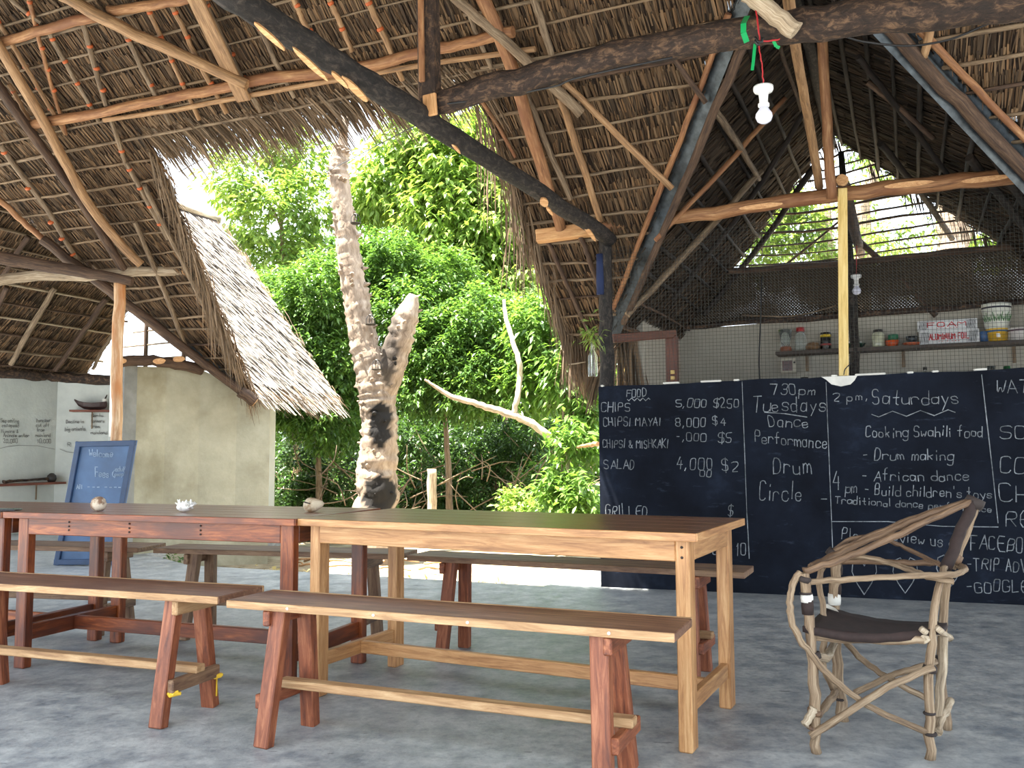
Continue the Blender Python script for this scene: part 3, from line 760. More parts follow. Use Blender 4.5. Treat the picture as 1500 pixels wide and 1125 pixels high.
timber('brace_pole', 'orange sloping pole left of the corner post under the thatch', 'brace', [PA(698, -20, .13), PA(745, 85, .13), PA(790, 235, .13), PA(822, 335, .13)], [.05, .05, .045, .04], 'pole_orange')
timber('brace_pole', 'grey pole passing behind the square strut and under the cross beam', 'brace', [PA(655, -12, .17), PA(710, 35, .17), PA(772, 90, .17), PA(852, 166, .17)], .036, 'pole_grey')
timber('brace_pole', 'slim pale pole slanting from under the cross beam to the metal gutter', 'brace', [PA(826, 120, .14), PA(905, 198, .14), PA(984, 276, .12)], .023, 'pole_tan')
timber('brace_pole', 'thin brown stick between the cross beam and the metal gutter left of the bulb', 'brace', [PA(986, 84, .1), PA(1034, 150, .1)], .018, 'pole_dark')
timber('brace_pole', 'short pole near the right gutter under the cross beam', 'brace', [PA(1369, 20, .1), PA(1353, 84, .1)], .026, 'pole_tan')
timber('brace_pole', 'long tan diagonal pole crossing the upper left thatch', 'brace', [PA(90, -8, .19), PA(180, 42, .19), PA(270, 82, .19), PA(362, 125, .19)], [.05, .048, .044, .042], 'pole_tan')
t = thing('brace_plank', 'flat tan plank meeting the long diagonal pole in the upper left thatch', 'plank', PA(357, 147, .17))
under(MB().beam(PA(283, -8, .16), PA(358, 148, .16), .13, .035, Z, .008).build('board', M['pole_tan']), t)
timber('rafter_pole', 'long pale pole sloping down to the top of the left post', 'pole', [PA(-12, 50, .2), PA(60, 172, .2), PA(125, 290, .2), PA(172, 352, .2), PA(206, 388, .2)], .042, 'pole_tan')
timber('rafter_pole', 'dark pole sloping beside the long pale pole toward the left post', 'pole', [PA(-10, 115, .17), PA(60, 215, .17), PA(120, 298, .17), PA(186, 402, .17)], .042, 'pole_dark')

# left post and its tie poles
lp = at(171, 640, 8.45)
t = timber('roof_post', 'pale knotty post behind the leaning blue chalkboard', 'post', [Vector((lp.x, lp.y, 0)), at(170, 640, 8.45), at(172, 520, 8.45), at(176, 408, 8.45)], .053, 'post_pale')
under(MB().beam(at(163, 640, 8.43), at(166, 505, 8.43), .05, .02, V, .004).build('painted_face', M['white_paint']), t)
timber('tie_pole', 'dark tie pole ending on top of the left post', 'beam', [at(-25, 374, 8.2), at(60, 388, 8.3), at(130, 400, 8.38), at(194, 412, 8.42)], [.062, .058, .052, .045], 'pole_dark')
t = timber('tie_pole', 'pale weathered tie pole reaching past the left post under the thatch edge', 'beam', [at(-25, 416, 8.2), at(40, 405, 8.4), at(125, 404, 8.5), at(200, 398, 8.6), at(272, 397, 8.66)], [.05, .055, .05, .05, .046], 'weathered')
c = at(273, 397, 8.62); cut_face(t, c, EYE - c + U * 3, .045, .045, Z)
t = timber('wall_plate', 'rough dark log lying on top of the cream wall by the left post', 'beam', [at(174, 529, 8.9), at(215, 528, 9.1), at(258, 533, 9.3), at(296, 542, 9.5)], .055, 'pole_dark')
for x, y, s in ((233, 529, 9.1), (262, 526, 9.25), (176, 529, 8.85)):
    c = at(x, y, s - .04); cut_face(t, c, EYE - c, .06, .03, U)
c = PA(371, 588, .12); t = timber('valley_log_end', 'sawn log end poking out below the fringe at the cream wall', 'log', [PA(352, 573, .12), PA(373, 589, .12)], .062, 'pole_dark')
cut_face(t, c + (PA(373, 589, .12) - PA(352, 573, .12)).normalized() * .02, (PA(373, 589, .12) - PA(352, 573, .12)), .05, .05, Z)
timber('wall_plate', 'dark uneven timber along the top of the white room walls', 'beam', [uv(-10.6, 6.2, 2.1), uv(-10.6, 8.0, 2.08), uv(-10.55, 8.5, 2.07), uv(-10.05, 8.85, 2.04), uv(-9.0, 8.95, 2.0)], .07, 'bark_brown', lump=.15)

# ---- gable of the left wing: light sticks
gl = thing('gable_lattice', 'open stick lattice in the bright left gable above the white wall', 'lattice', uv(-8.7, 9.1, 2))
for i in range(9):
    z = 2.12 + i * .2
    if z > 4: break
    hw = max((4.1 - z) / 1.15, .1)
    under(MB().pole([uv(-8.65 - hw, 9.1, z), uv(-8.65, 9.1, z + .02), uv(-8.65 + hw, 9.1, z)], .012, 6, .1, 3).build('stick', M['pole_grey']), gl)
for u_ in (-9.6, -8.9, -8.0):
    under(MB().pole([uv(u_, 9.1, 1.99), uv(u_, 9.1, 4.1 - abs(u_ + 8.65) * 1.1)], .045 if u_ == -8.0 else .03, 7, .1, 3).build('upright', M['pole_dark']), gl)

# ---- kitchen gable lattice
gk = thing('gable_lattice', 'thin dark sticks across the open kitchen gable with trees behind', 'lattice', uv(-.6, 9.25, 2.8))
z = 2.86; i = 0
while z < 4.05:
    a, b = -.6 - (4.2 - z) / 1.28, -.6 + (4.2 - z) / .88
    j = random.uniform(-.02, .02)
    under(MB().pole([uv(a, 9.28, z + j), uv((a * 2 + b) / 3, 9.28, z - .02), uv((a + b * 2) / 3, 9.28, z + .03), uv(b, 9.28, z + .06 - j)], random.uniform(.007, .013), 6, .2, 4).build('stick', M['pole_dark']), gk)
    z += random.uniform(.085, .125); i += 1
under(MB().pole([uv(-.44, 9.0, 1.64), uv(-.44, 9.0, 2.5), uv(-.5, 9.1, 3.95)], [.045, .045, .028], 8, .1, 4).build('upright', M['bark_black']), gk)
under(MB().pole([uv(.75, 9.26, 2.75), uv(.72, 9.26, 3.0)], .014, 6, .1, 2).build('upright', M['pole_dark']), gk)
under(MB().pole([PV(1245, 340, 9.2), PV(1310, 400, 9.15), PV(1372, 462, 9.12)], .03, 7, .1, 4).build('brace', M['pole_dark']), gk)
under(MB().pole([PV(1145, 393, 9.3), PV(1232, 322, 9.3)], .012, 6, .1, 3).build('brace', M['pole_dark']), gk)

# ---- woven mat band above the kitchen shelf
t = thing('woven_mat', 'dark woven palm mat band hung above the kitchen shelf', 'mat', uv(.4, 9.15, 2.3))
mb = MB(); vs, fs, gs = [], [], []
nx = 40
for iz in range(7):
    for ix in range(nx + 1):
        u_ = -2.3 + 5.6 * ix / nx; z = 2.3 + .05 * ix / nx + (.56 + .02 * math.sin(ix * .7)) * iz / 6
        vs.append(uv(u_, 9.12 + .02 * math.sin(ix * 1.3 + iz), z)); gs.append((u_, z, 0))
for iz in range(6):
    for ix in range(nx):
        a = iz * (nx + 1) + ix; fs.append((a, a + 1, a + nx + 2, a + nx + 1))
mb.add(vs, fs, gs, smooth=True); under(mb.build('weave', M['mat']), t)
under(MB().pole([uv(-2.2, 9.08, 2.86), uv(0, 9.08, 2.85), uv(3.3, 9.08, 2.9)], .03, 8, .15, 8).build('top_rail', M['pole_dark']), t)
under(MB().pole([uv(-2.2, 9.08, 2.31), uv(-.4, 9.08, 2.33), uv(1, 9.08, 2.35), uv(3.3, 9.08, 2.4)], .03, 8, .2, 8, lump=.1).build('bottom_rail', M['bark_brown']), t)
under(MB().pole([PV(1086, 462, 9.06), PV(1160, 463, 9.06), PV(1225, 448, 9.06)], .008, 6, .2, 5).build('stick', M['pole_grey']), t)

# ================================================================ CHALKBOARD COUNTER
def topz(t): return 1.53 + .045 * t
n = 24
pts_b, tops_b = [], []
board = thing('chalkboard_wall', 'long black chalkboard half wall with chalked menu and events, in front of the kitchen', 'chalkboard', BL0)
mb = MB(); vs, fs = [], []
LB = 4.1
for i in range(n + 1):
    p = BL0 + BD * (LB * i / n) + Z * 0
    tz = topz(LB * i / n / 2.9) + random.uniform(-.006, .006)
    foot = .0 if i > 3 else .0
    vs += [p + Z * -.2, p + Z * tz, p - BN * .14 + Z * tz, p - BN * .14 + Z * -.2]
fs = [(3, 2, 1, 0), (4 * n, 4 * n + 1, 4 * n + 2, 4 * n + 3)]
for i in range(n):
    a, b = 4 * i, 4 * i + 4
    for k in range(4): fs.append((a + k, a + (k + 1) % 4, b + (k + 1) % 4, b + k))
mb.add(vs, [tuple(reversed(f_)) for f_ in fs]); under(mb.build('board', M['blackboard']), board)
# whitewashed ledge showing at the top edge, and the bare plaster patch under the upright
mb = MB()
for a, b in ((.02, .04), (.50, .62), (.78, .93), (1.02, 1.06), (1.7, 1.74), (1.86, 2.06), (2.2, 2.24), (2.36, 2.4), (2.62, 2.7)):
    tz0, tz1 = topz(a / 2.9), topz(b / 2.9)
    p, q = BL0 + BD * a - BN * .01, BL0 + BD * b - BN * .01
    mb.beam(p + Z * (tz0 + .004), q + Z * (tz1 + .004), .05, .014)
under(mb.build('ledge_paint', M['white_paint']), board)
mb = MB(); c = PB(1236, 553, .004); vs = [c]
arc = [(1203, 552), (1210, 556), (1218, 563), (1232, 566), (1246, 563), (1252, 557), (1256, 550)]
outl = [PB(x, y, .006) for x, y in arc]
vs = outl + [p - BN * .16 for p in outl]; k = len(outl)
mb.add(vs, [tuple(reversed(range(k)))] + [(i, i + k, i + k + 1, i + 1) for i in range(k - 1)] + [(0, k - 1, 2 * k - 1, k)])
under(mb.build('plaster_patch', M['white_paint']), board)

GL = {'Z': '0b5b0353', 'z': '07570353', 'x': '0753 5703', 'J': '4b441304', 'X': '0b53 5b03', 'A': '033b63 1656', 'B': '030b4b5a584707 4756544303', 'C': '5a4b1b0a04134354', 'D': '030b3b59553303', 'E': '5b0b0353 0747', 'F': '5b0b03 0747', 'G': '5a4b1b0a0413435457 3757', 'H': '0b03 5b53 0757',
 'I': '2b23', 'K': '0b03 5b0753', 'L': '0b0353', 'M': '030b376b63', 'N': '030b535b', 'O': '1b0a041343545a4b1b', 'P': '030b4b5a584707', 'R': '030b4b5a584707 2753', 'S': '5a4b1b0a0817475654431304', 'T': '0b6b 3b33',
 'U': '0b041343545b', 'V': '0b335b', 'W': '0b1338536b', 'Y': '0b375b 3733', 'a': '5647170604134355 5753', 'b': '0b03 0617475654431304', 'c': '5647170604134354', 'd': '5b53 5647170604134354',
 'e': '05555647170604134354', 'f': '4b3b2a23 0747', 'g': '5647170604134354 5751401001', 'h': '0b03 0617475653', 'i': '2723 292a', 'k': '0b03 4705 1643', 'l': '2b23', 'm': '0703 0617273633 3647576663', 'n': '0703 0617475653',
 'o': '170604134354564717', 'p': '0700 0617475654431304', 'r': '0703 06174756', 's': '56471706154554431304', 't': '2b243343 0747', 'u': '0704134354 5753', 'v': '073357', 'w': '0713365367', 'y': '0733 573310',
 '0': '1b0a041343545a4b1b', '1': '192b23', '2': '0a1b4b5a580353', '3': '0a1b4b5a584727 475654431304', '4': '3b0656 4943', '5': '5b0b0817475654431304', '6': '5a4b1b0604134354564707', '7': '0b5b23', '8': '17080a1b4b5a58471706041343545647',
 '$': '5a4b1b0a0817475654431304 3c32', ',': '2412', '.': '2324', '-': '1747', "'": '2b29', '&': '53191a2b3a3805041 33356'.replace(' ', ''), '(': '3b191533', '?': '0a1b4b5a5836 3433'}
def strokes(text, neat=False):
    x = 0; out = []
    for ch in text:
        if ch == ' ': x += 4.5; continue
        w_ = 8 if ch in 'mwMWT' else 4 if ch in "il1,.'I(" else 7
        ox = -1 if ch in "il,.'I1" else 0
        ky, dy, shr, kx = random.uniform(.86, 1.12), random.gauss(0, .35), random.gauss(.03, .07), random.uniform(.85, 1.08)
        if neat: ky, dy, shr, kx = 1, 0, 0, .95
        jit = 0 if neat else .13
        for st in GL[ch].split():
            q = [(int(st[i], 16), int(st[i + 1], 16) - 3) for i in range(0, len(st), 2)]
            out.append([(x + ox + a * kx + b * shr + random.gauss(0, jit), b * ky + dy + random.gauss(0, jit)) for a, b in q])
        x += w_
    return out, max(x - 1.5, 1)
def smooth_line(p):
    if len(p) < 4: return p
    q = [p[0]]
    for a, b in zip(p[:-1], p[1:]):
        q += [(a[0] * .75 + b[0] * .25, a[1] * .75 + b[1] * .25), (a[0] * .25 + b[0] * .75, a[1] * .25 + b[1] * .75)]
    q.append(p[-1]); return q
def write(mb, text, x, y, wd, h, place, nrm, thick, slope=0.0, neat=False):
    ss, tot = strokes(text, neat)
    for st in ss:
        ph, jx, jy = random.uniform(0, 6), random.uniform(-.25, .25) * (not neat), random.uniform(-.3, .3) * (not neat)
        st = smooth_line(st)
        P = [place(x + (a + jx) / tot * wd, y - (b + jy) / 8 * h + slope * (a / tot * wd)) for a, b in st]
        mb.ribbon(P, thick, nrm)
def chalk(name, items, lines=(), place=None, nrm=None, thick=.0066, mat='chalk', parent=None, label=None):
    for it in items:
        mb = MB(); write(mb, *it[:5], place, nrm, thick, it[5] if len(it) > 5 else 0)
        under(mb.build('chalk_line', M[mat]), parent)
    for ln in lines:
        mb = MB(); mb.ribbon([place(*p) for p in ln], thick, nrm)
        under(mb.build('chalk_heart' if len(ln) > 9 and ln[0] == ln[-1] else 'chalk_rule', M[mat]), parent)
pbd = lambda x, y: PB(x, y, .0025)
def wavy(x0, x1, y, amp, n_, dy=0):
    return [(x0 + (x1 - x0) * i / (n_ * 4), y + dy * i / (n_ * 4) + amp * math.sin(i * math.pi / 2)) for i in range(n_ * 4 + 1)]
def heart(cx, cy, w_, h_):
    return [(cx, cy - h_ * .25), (cx - w_ * .2, cy - h_ * .5), (cx - w_ * .45, cy - h_ * .42), (cx - w_ * .5, cy - h_ * .1), (cx - w_ * .3, cy + h_ * .2), (cx, cy + h_ * .5),
            (cx + w_ * .3, cy + h_ * .2), (cx + w_ * .5, cy - h_ * .1), (cx + w_ * .45, cy - h_ * .42), (cx + w_ * .2, cy - h_ * .5), (cx, cy - h_ * .25)]
chalk('food_menu', [('FOOD', 918, 581, 29, 11), ('CHIPS', 881, 602, 42, 13), ('5,000', 990, 597, 45, 12), ('$250', 1045, 597, 38, 13), ('CHIPSI MAYAI', 884, 624, 84, 12), ('8,000', 990, 625, 44, 13.5), ('$4', 1044, 622, 20, 12),
    ('CHIPSI & MISHKAKI', 883, 656, 96, 12), ('-', 990, 647, 8, 12), (',000', 1000, 646, 34, 12), ('$5', 1052, 648, 20, 15), ('SALAD', 885, 687, 45, 13), ('4,000', 991, 687, 54, 17), ('$2', 1058, 690, 23, 17), ('00', 1025, 698, 17, 9),
    ('GRILLED', 887, 755, 62, 16), ('$', 1066, 756, 8, 15), ('10', 1079, 813, 14, 17), ('0', 1044, 812, 10, 14)],
    [wavy(919, 952, 585, 2, 4), [(1087, 559), (1090, 640), (1094, 752), (1096, 785)], [(1096, 786), (1097.5, 818)]], pbd, BN, parent=board, label='chalked food menu and prices')
chalk('tuesday_notice', [('730pm', 1130, 578, 66, 14), ('Tuesdays', 1102, 603, 109, 22), ('Dance', 1127, 626, 58, 18), ('Performance', 1106, 648, 106, 20, .09), ('Drum', 1133, 695, 57, 25), ('Circle', 1112, 733, 64, 26)],
    [[(1120, 604), (1150, 606), (1182, 611)], [(1210, 560), (1214, 660), (1218, 760), (1220, 812), (1226, 835)], [(1203, 731), (1211, 731)]], pbd, BN, parent=board, label='chalked Tuesday dance notice')
chalk('saturday_notice', [('2 pm,', 1220, 587, 52, 13), ('Saturdays', 1278, 592, 127, 21), ('Cooking Swahili food', 1268, 640, 172, 16), ('- Drum making', 1263, 674, 134, 16), ('- African dance', 1262, 704, 158, 16),
    ('4', 1221, 718, 11, 24), ('pm', 1238, 722, 18, 18), ("- Build children's toys", 1266, 724, 187, 15, .035), ('Traditional dance performance', 1223, 737, 230, 11, .06)],
    [wavy(1277, 1399, 607, 4, 3, -3), [(1219, 764), (1300, 764), (1380, 771), (1462, 772)], [(1438, 549), (1446, 620), (1454, 690), (1462, 766)]], pbd, BN, parent=board, label='chalked Saturday programme')
chalk('drinks_list', [('WAT', 1458, 576, 50, 19), ('SO', 1464, 643, 40, 20), ('CO', 1464, 692, 38, 24), ('CH', 1465, 735, 42, 25), ('RE', 1474, 773, 36, 22)], [], pbd, BN, parent=board, label='chalked drinks column')
chalk('review_note', [('Please review us on', 1233, 790, 176, 17, .07), ('-FACEBOOK', 1408, 804, 118, 21, .05), ('-TRIP ADVISOR', 1415, 834, 128, 17, .05), ('-GOOGLE', 1415, 868, 92, 17, 0)],
    [heart(1266, 843, 36, 56), heart(1326, 843, 36, 52), heart(1390, 838, 36, 50)], pbd, BN, parent=board, label='chalked review request with three hearts')

# yellow upright and mesh
p0 = PB(1236, 555, -.03); p1 = PB(1234, 276, -.03)
t = thing('mesh_upright', 'yellow wooden upright standing on the chalkboard ledge in front of the mesh', 'post', p0)
under(MB().beam(p0, p1, .066, .03, BN, .004).build('batten', M['yellow_wood']), t)
p = PB(1236, 549, .01); under(MB().pole([p, p + Z * .04 + BD * .01, p + Z * .08 + BD * .05 + BN * .02], .004, 5, .1, 3).build('tie_wire', M['black_wire']), t)
mesh_t = thing('wire_mesh', 'fine square wire mesh closing the kitchen opening above the chalkboard', 'mesh', PB(1100, 550, -.05))
mb = MB(); vs, fs = [], []
def thin(p, q, w_, ax):
    b = len(vs); o1 = ax * w_; o2 = (q - p).normalized().cross(ax) * w_
    vs.extend([p + o1, p + o2, p - o1, p - o2, q + o1, q + o2, q - o1, q - o2])
    for k in range(4): fs.append((b + k, b + (k + 1) % 4, b + 4 + (k + 1) % 4, b + 4 + k))
i = 0; Lm = 3.6; st = .027
def mesh_top(a): return 2.62 + (.18 if a > 1.6 else .11 * a)
while i * st < Lm:
    a = i * st; p = BL0 + BD * (a + .06) - BN * .07
    thin(p + Z * (topz(a / 2.9) - .0), p + Z * mesh_top(a), .0011, BN); i += 1
z = 1.55
while z < 2.85:
    a1_ = 0 if z < 2.62 else min((z - 2.62) / .11, 3.5)
    thin(BL0 + BD * (.06 + a1_) - BN * .07 + Z * z, BL0 + BD * (Lm + .06) - BN * .07 + Z * z, .0011, BN); z += st
mb.add(vs, fs); under(mb.build('wires', M['wire']), mesh_t)
# brown door frame at the kitchen's left end
t = thing('door_frame', 'dark brown door frame behind the mesh beside the corner post', 'frame', at(985, 560, 7.5))
fz = at(985, 492, 7.5)
jb = at(984, 492, 7.5); under(MB().beam(Vector((jb.x, jb.y, 0)), jb, .1, .06, V, .006).build('jamb', M['brown_frame']), t)
under(MB().beam(at(896, 496, 7.15), at(988, 489, 7.5), .06, .07, Z, .006).build('head', M['brown_frame']), t)
for dz in (.0, -.05):
    p = at(985, 545, 7.44); under(MB().box(p + Z * dz, (.035, .02, .03), .003).build('hinge', M['yellow_wood']), t)
t = thing('reed_mat', 'upright reed mat leaning behind the mesh next to the corner post', 'mat', at(918, 560, 7.9))
strips('reeds', [at(905, 500, 7.9), at(936, 500, 8.0)], t, 70, 1.4, 41, hang=.99, spread=.015, wid=(.012, .022))
t = thing('door_panel', 'yellow framed door leaf ajar behind the mesh at the kitchen entrance', 'door', at(925, 600, 8.2))
for x in (912, 930): 
    p = at(x, 500, 8.1); under(MB().beam(Vector((p.x, p.y, .0)), p, .05, .04, V, .004).build('stile', M['yellow_wood']), t)
under(MB().beam(at(912, 505, 8.1), at(930, 505, 8.1), .05, .04).build('rail', M['yellow_wood']), t)

# ================================================================ KITCHEN SHELF AND WHAT STANDS ON IT
SHV = 9.06
def sh(px, py): return PV(px, py, SHV)
SZ = 2.0
t = thing('wall_shelf', 'long dark plank shelf on the white kitchen wall', 'shelf', uv(0, 9.08, SZ))
a = sh(1138, 519); b = sh(1530, 505)
a = Vector((a.x, a.y, SZ - .02)); b = Vector((b.x, b.y, SZ - .02))
under(MB().beam(a, b, .22, .035, Z, .004).build('plank', M['shelf_dark']), t)
for f_ in (.12, .5, .9):
    p = a.lerp(b, f_); under(MB().beam(p + V * .09 - Z * .17, p + V * .09 - Z * .02, .03, .02, V, .002).build('bracket', M['pole_grey']), t)
def kz_(px): p = sh(px, 510); return Vector((p.x, p.y, SZ))
def scal(px): return (sh(px + 1, 510) - sh(px, 510)).length
SUBS = {'label_band', 'band', 'rim', 'label', 'plant_print', 'lettering', 'stripes', 'screen', 'knob', 'slit', 'stern_cabin', 'stern_post'}
def part(mb, name, mat, t):
    own = t
    if name in SUBS: own = next((c_ for c_ in t.children), t)
    return under(mb.build(name, mat if not isinstance(mat, str) else M[mat]), own)
P_ = lambda name, rgb, rough=.5, **k: M.setdefault(name, plain(name, lin(*rgb), rough, **k))
# blender jug
c = kz_(1151); t = thing('blender_jug', 'empty clear blender jug with brown base at the left end of the kitchen shelf', 'jug', c)
part(MB().lathe(c, [(.055, 0), (.06, .02), (.05, .05), (.042, .055)], 16), 'base', P_('clay_brown', (150, 92, 66)), t)
part(MB().lathe(c, [(.04, .055), (.045, .1), (.068, .22), (.066, .22), (.043, .1), (.0, .06)], 18), 'jug', 'glass', t)
c = kz_(1173); t = thing('jar', 'tall clear jar with a red lid next to the blender jug', 'jar', c)
part(MB().lathe(c, [(.055, 0), (.058, .03), (.055, .14), (.035, .19)], 16), 'glass_body', 'glass', t)
part(MB().lathe(c, [(.038, .19), (.04, .2), (.04, .235), (.0, .24)], 14), 'lid', P_('lid_red', (166, 40, 42)), t)
c = kz_(1191); t = thing('bread_bag', 'lumpy brown bag of bread between the red lidded jar and the tin', 'bag', c)
mb = MB(); mb.lathe(c, [(.02, 0), (.07, .015), (.075, .04), (.05, .075), (.0, .085)], 12); part(mb, 'bag', P_('bread', (120, 92, 62), .7, var=.3), t)
c = kz_(1210); t = thing('tin_can', 'tall black and yellow tin standing left of the yellow upright', 'can', c)
part(MB().lathe(c, [(.048, 0), (.05, .005), (.05, .165), (.048, .17), (0, .17)], 20), 'can', P_('tin_black', (38, 36, 34), .25, metal=.5), t)
part(MB().lathe(c, [(.051, .125), (.051, .15)], 20), 'label_band', P_('tin_yellow', (206, 176, 40), .3), t)
part(MB().lathe(c, [(.051, .04), (.051, .06)], 20), 'label_band', P_('tin_red', (150, 40, 34), .3), t)
c = kz_(1252); t = thing('tray', 'low dark green tray holding wrapped food right of the yellow upright', 'tray', c)
part(MB().lathe(c, [(.06, 0), (.1, .045), (.105, .045), (.06, .012), (0, .012)], 24), 'tray', P_('tray_green', (34, 74, 58), .4), t)
part(MB().lathe(c, [(.075, .03), (.07, .06), (.03, .075), (0, .078)], 14), 'food', P_('food_white', (200, 190, 186), .6), t)
c = kz_(1287); t = thing('jar', 'pale filled glass jar with a dark lid mid shelf', 'jar', c)
part(MB().lathe(c, [(.05, 0), (.055, .02), (.055, .12), (.04, .145)], 18), 'glass_body', P_('jar_fill', (190, 190, 164), .12), t)
part(MB().lathe(c, [(.043, .145), (.043, .17), (0, .172)], 16), 'lid', P_('lid_dark', (46, 42, 40)), t)
c = kz_(1307); t = thing('bowl', 'orange plastic bowl carrying a green cup', 'bowl', c)
part(MB().lathe(c, [(.045, 0), (.062, .06), (.058, .06), (.042, .008), (0, .008)], 20), 'bowl', P_('bowl_orange', (206, 88, 42), .4), t)
c2 = c + Z * .06; t = thing('cup', 'small green cup stacked on the orange bowl', 'cup', c2)
part(MB().lathe(c2 + BD * .012, [(.045, 0), (.046, .05), (.04, .058), (0, .06)], 18), 'cup', P_('cup_green', (26, 104, 70), .4), t)
c = kz_(1336); t = thing('plate', 'flat orange plate under a metal bowl beside the foil boxes', 'plate', c)
part(MB().lathe(c, [(.05, 0), (.08, .02), (.085, .028), (.05, .012), (0, .012)], 22), 'plate', P_('plate_orange', (196, 104, 70), .4), t)
c = c + Z * .02; t = thing('bowl', 'small steel bowl on the flat orange plate', 'bowl', c)
part(MB().lathe(c, [(.02, 0), (.045, .03), (.05, .07), (.047, .07), (.03, .015), (0, .01)], 20), 'bowl', 'metal', t)
# foil boxes with red lettering
def foil(px0, px1, z, h, label, txt, txt2):
    a, b = kz_(px0), kz_(px1); ctr = (a + b) / 2 + Z * z
    t = thing('carton', label, 'box', ctr)
    dd = (b - a); L = dd.length; d = dd.normalized(); nn = Vector((d.y, -d.x, 0))
    mb = MB(); mb.beam(a + Z * (z + h / 2), b + Z * (z + h / 2), .09, h, Z, .003); part(mb, 'carton', P_('carton_silver', (214, 214, 214), .4, var=.06), t)
    o = a + nn * .0475 + Z * z
    mb = MB()
    write(mb, txt, 0.17, 0.66, .66, .42, lambda x, y: o + d * (x * L) + Z * ((1 - y) * h), nn, .010, 0, True)
    write(mb, txt2, .32, .86, .36, .12, lambda x, y: o + d * (x * L) + Z * ((1 - y) * h), nn, .005, 0, True)
    part(mb, 'lettering', P_('print_red', (190, 34, 40), .5), t)
    for x0 in (.02, .82):
        mb = MB()
        for i in range(9):
            x = x0 + .016 * i
            mb.ribbon([o + d * (x * L) + Z * h * .1, o + d * ((x + .025) * L) + Z * h * .9], .004, nn)
        part(mb, 'stripes', P_('print_dark', (70, 70, 74), .5), t)
foil(1347, 1435, .0, .125, 'long aluminium foil carton with red lettering, the lower of the two', 'ALUMINIUM FOIL', '-- - ---')
foil(1345, 1433, .127, .095, 'long foil carton lying on top of the other foil carton', 'FOAM', '-- - ---')
c = kz_(1442); t = thing('tub', 'little blue pot between the foil cartons and the buckets', 'pot', c)
part(MB().lathe(c, [(.035, 0), (.04, .09), (.03, .1), (0, .102)], 16), 'tub', P_('tub_blue', (62, 96, 140), .4), t)
c = kz_(1462); t = thing('bucket', 'yellow printed tub under the big white bucket', 'bucket', c)
part(MB().lathe(c, [(.078, 0), (.09, .1), (.093, .1), (.093, .115), (0, .116)], 24), 'tub', P_('tub_yellow', (222, 176, 54), .4), t)
part(MB().lathe(c, [(.0915, .085), (.0925, .1)], 24), 'band', P_('band_blue', (60, 110, 160), .4), t)
p = c - V * .088 + Z * .05; part(MB().box(p, (.035, .004, .035), .001), 'label', 'white_plastic', t)
c = c + Z * .117; t = thing('bucket', 'big white bucket with green plant print standing on the yellow tub', 'bucket', c)
part(MB().lathe(c, [(.098, 0), (.118, .16), (.12, .16), (.12, .2), (.122, .2), (.122, .225), (0, .228)], 28), 'bucket', P_('bucket_white', (226, 226, 214), .35, var=.03), t)
part(MB().lathe(c, [(.1195, .165), (.1205, .195)], 28), 'band', P_('band_navy', (38, 40, 62), .4), t)
mb = MB()
for i in range(14):
    th = math.pi + (i / 13 - .5) * 2.2; r0, r1 = .105, .112
    rad = lambda r, z: c + (U * math.sin(th) * -1 + V * math.cos(th)) * (r + .002) + Z * z
    for k in (-1, 0, 1):
        p0_, p1_ = rad(.106, .06), rad(.112, .1 + .02 * (i % 3)); p1_ = p1_ + U * .012 * k
        mb.ribbon([p0_, p1_], .006, -(V))
part(mb, 'plant_print', P_('print_green', (60, 110, 52), .5), t)
c = kz_(1495); t = thing('tub', 'wide white tub with dark rim at the right end of the shelf', 'tub', c)
part(MB().lathe(c, [(.1, 0), (.11, .09), (.113, .09), (.113, .11), (0, .112)], 24), 'tub', P_('tub_white', (206, 200, 196), .4), t)
part(MB().lathe(c, [(.112, .08), (.115, .095)], 24), 'rim', P_('rim_plum', (80, 54, 70), .4), t)
# low back counter and things on it
t = thing('back_counter', 'low plank counter along the back kitchen wall behind the chalkboard', 'counter', uv(0, 9.05, 1.6))
part(MB().beam(uv(-1.9, 9.05, 1.6), uv(3.2, 9.05, 1.6), .26, .04), 'plank', 'shelf_dark', t)
for u_ in (-1.8, .6, 3.0): part(MB().beam(uv(u_, 9.1, 0), uv(u_, 9.1, 1.58), .08, .08, V), 'leg', 'shelf_dark', t)
def kc(px): p = PV(px, 540, 9.03); return Vector((p.x, p.y, 1.62))
c = kc(1355); t = thing('bottle', 'small clear bottle with dark cap below the shelf', 'bottle', c)
part(MB().lathe(c, [(.033, 0), (.035, .08), (.018, .13), (.016, .15)], 14), 'glass_body', 'glass', t); part(MB().lathe(c, [(.018, .15), (.018, .175), (0, .176)], 12), 'cap', 'lid_dark' if 'lid_dark' in M else 'black_wire', t)
c = kc(1384); t = thing('cup', 'teal cup below the shelf near the middle of the board', 'cup', c)
part(MB().lathe(c, [(.04, 0), (.046, .1), (.042, .115), (0, .117)], 16), 'cup', P_('cup_teal', (40, 150, 140), .4), t)
c = kc(1452); t = thing('drinking_glass', 'clear drinking glass below the big buckets', 'glass', c)
part(MB().lathe(c, [(.03, 0), (.036, .16), (.034, .16), (.028, .01), (0, .01)], 16), 'glass_body', 'glass', t)
c = kc(1475); t = thing('tin_can', 'thin green can to the right of the drinking glass', 'can', c)
part(MB().lathe(c, [(.026, 0), (.028, .005), (.028, .15), (.024, .155), (0, .155)], 16), 'can', P_('can_green', (38, 92, 54), .35), t)
c = kc(1178); t = thing('canister', 'small black canister on the counter left of the yellow upright', 'canister', c)
part(MB().lathe(c, [(.032, 0), (.032, .1), (.036, .105), (.036, .12), (0, .124)], 16), 'canister', P_('canister_black', (44, 42, 40), .4), t)
c = kc(1193); t = thing('black_box', 'low black box on the counter beside the canister', 'box', c)
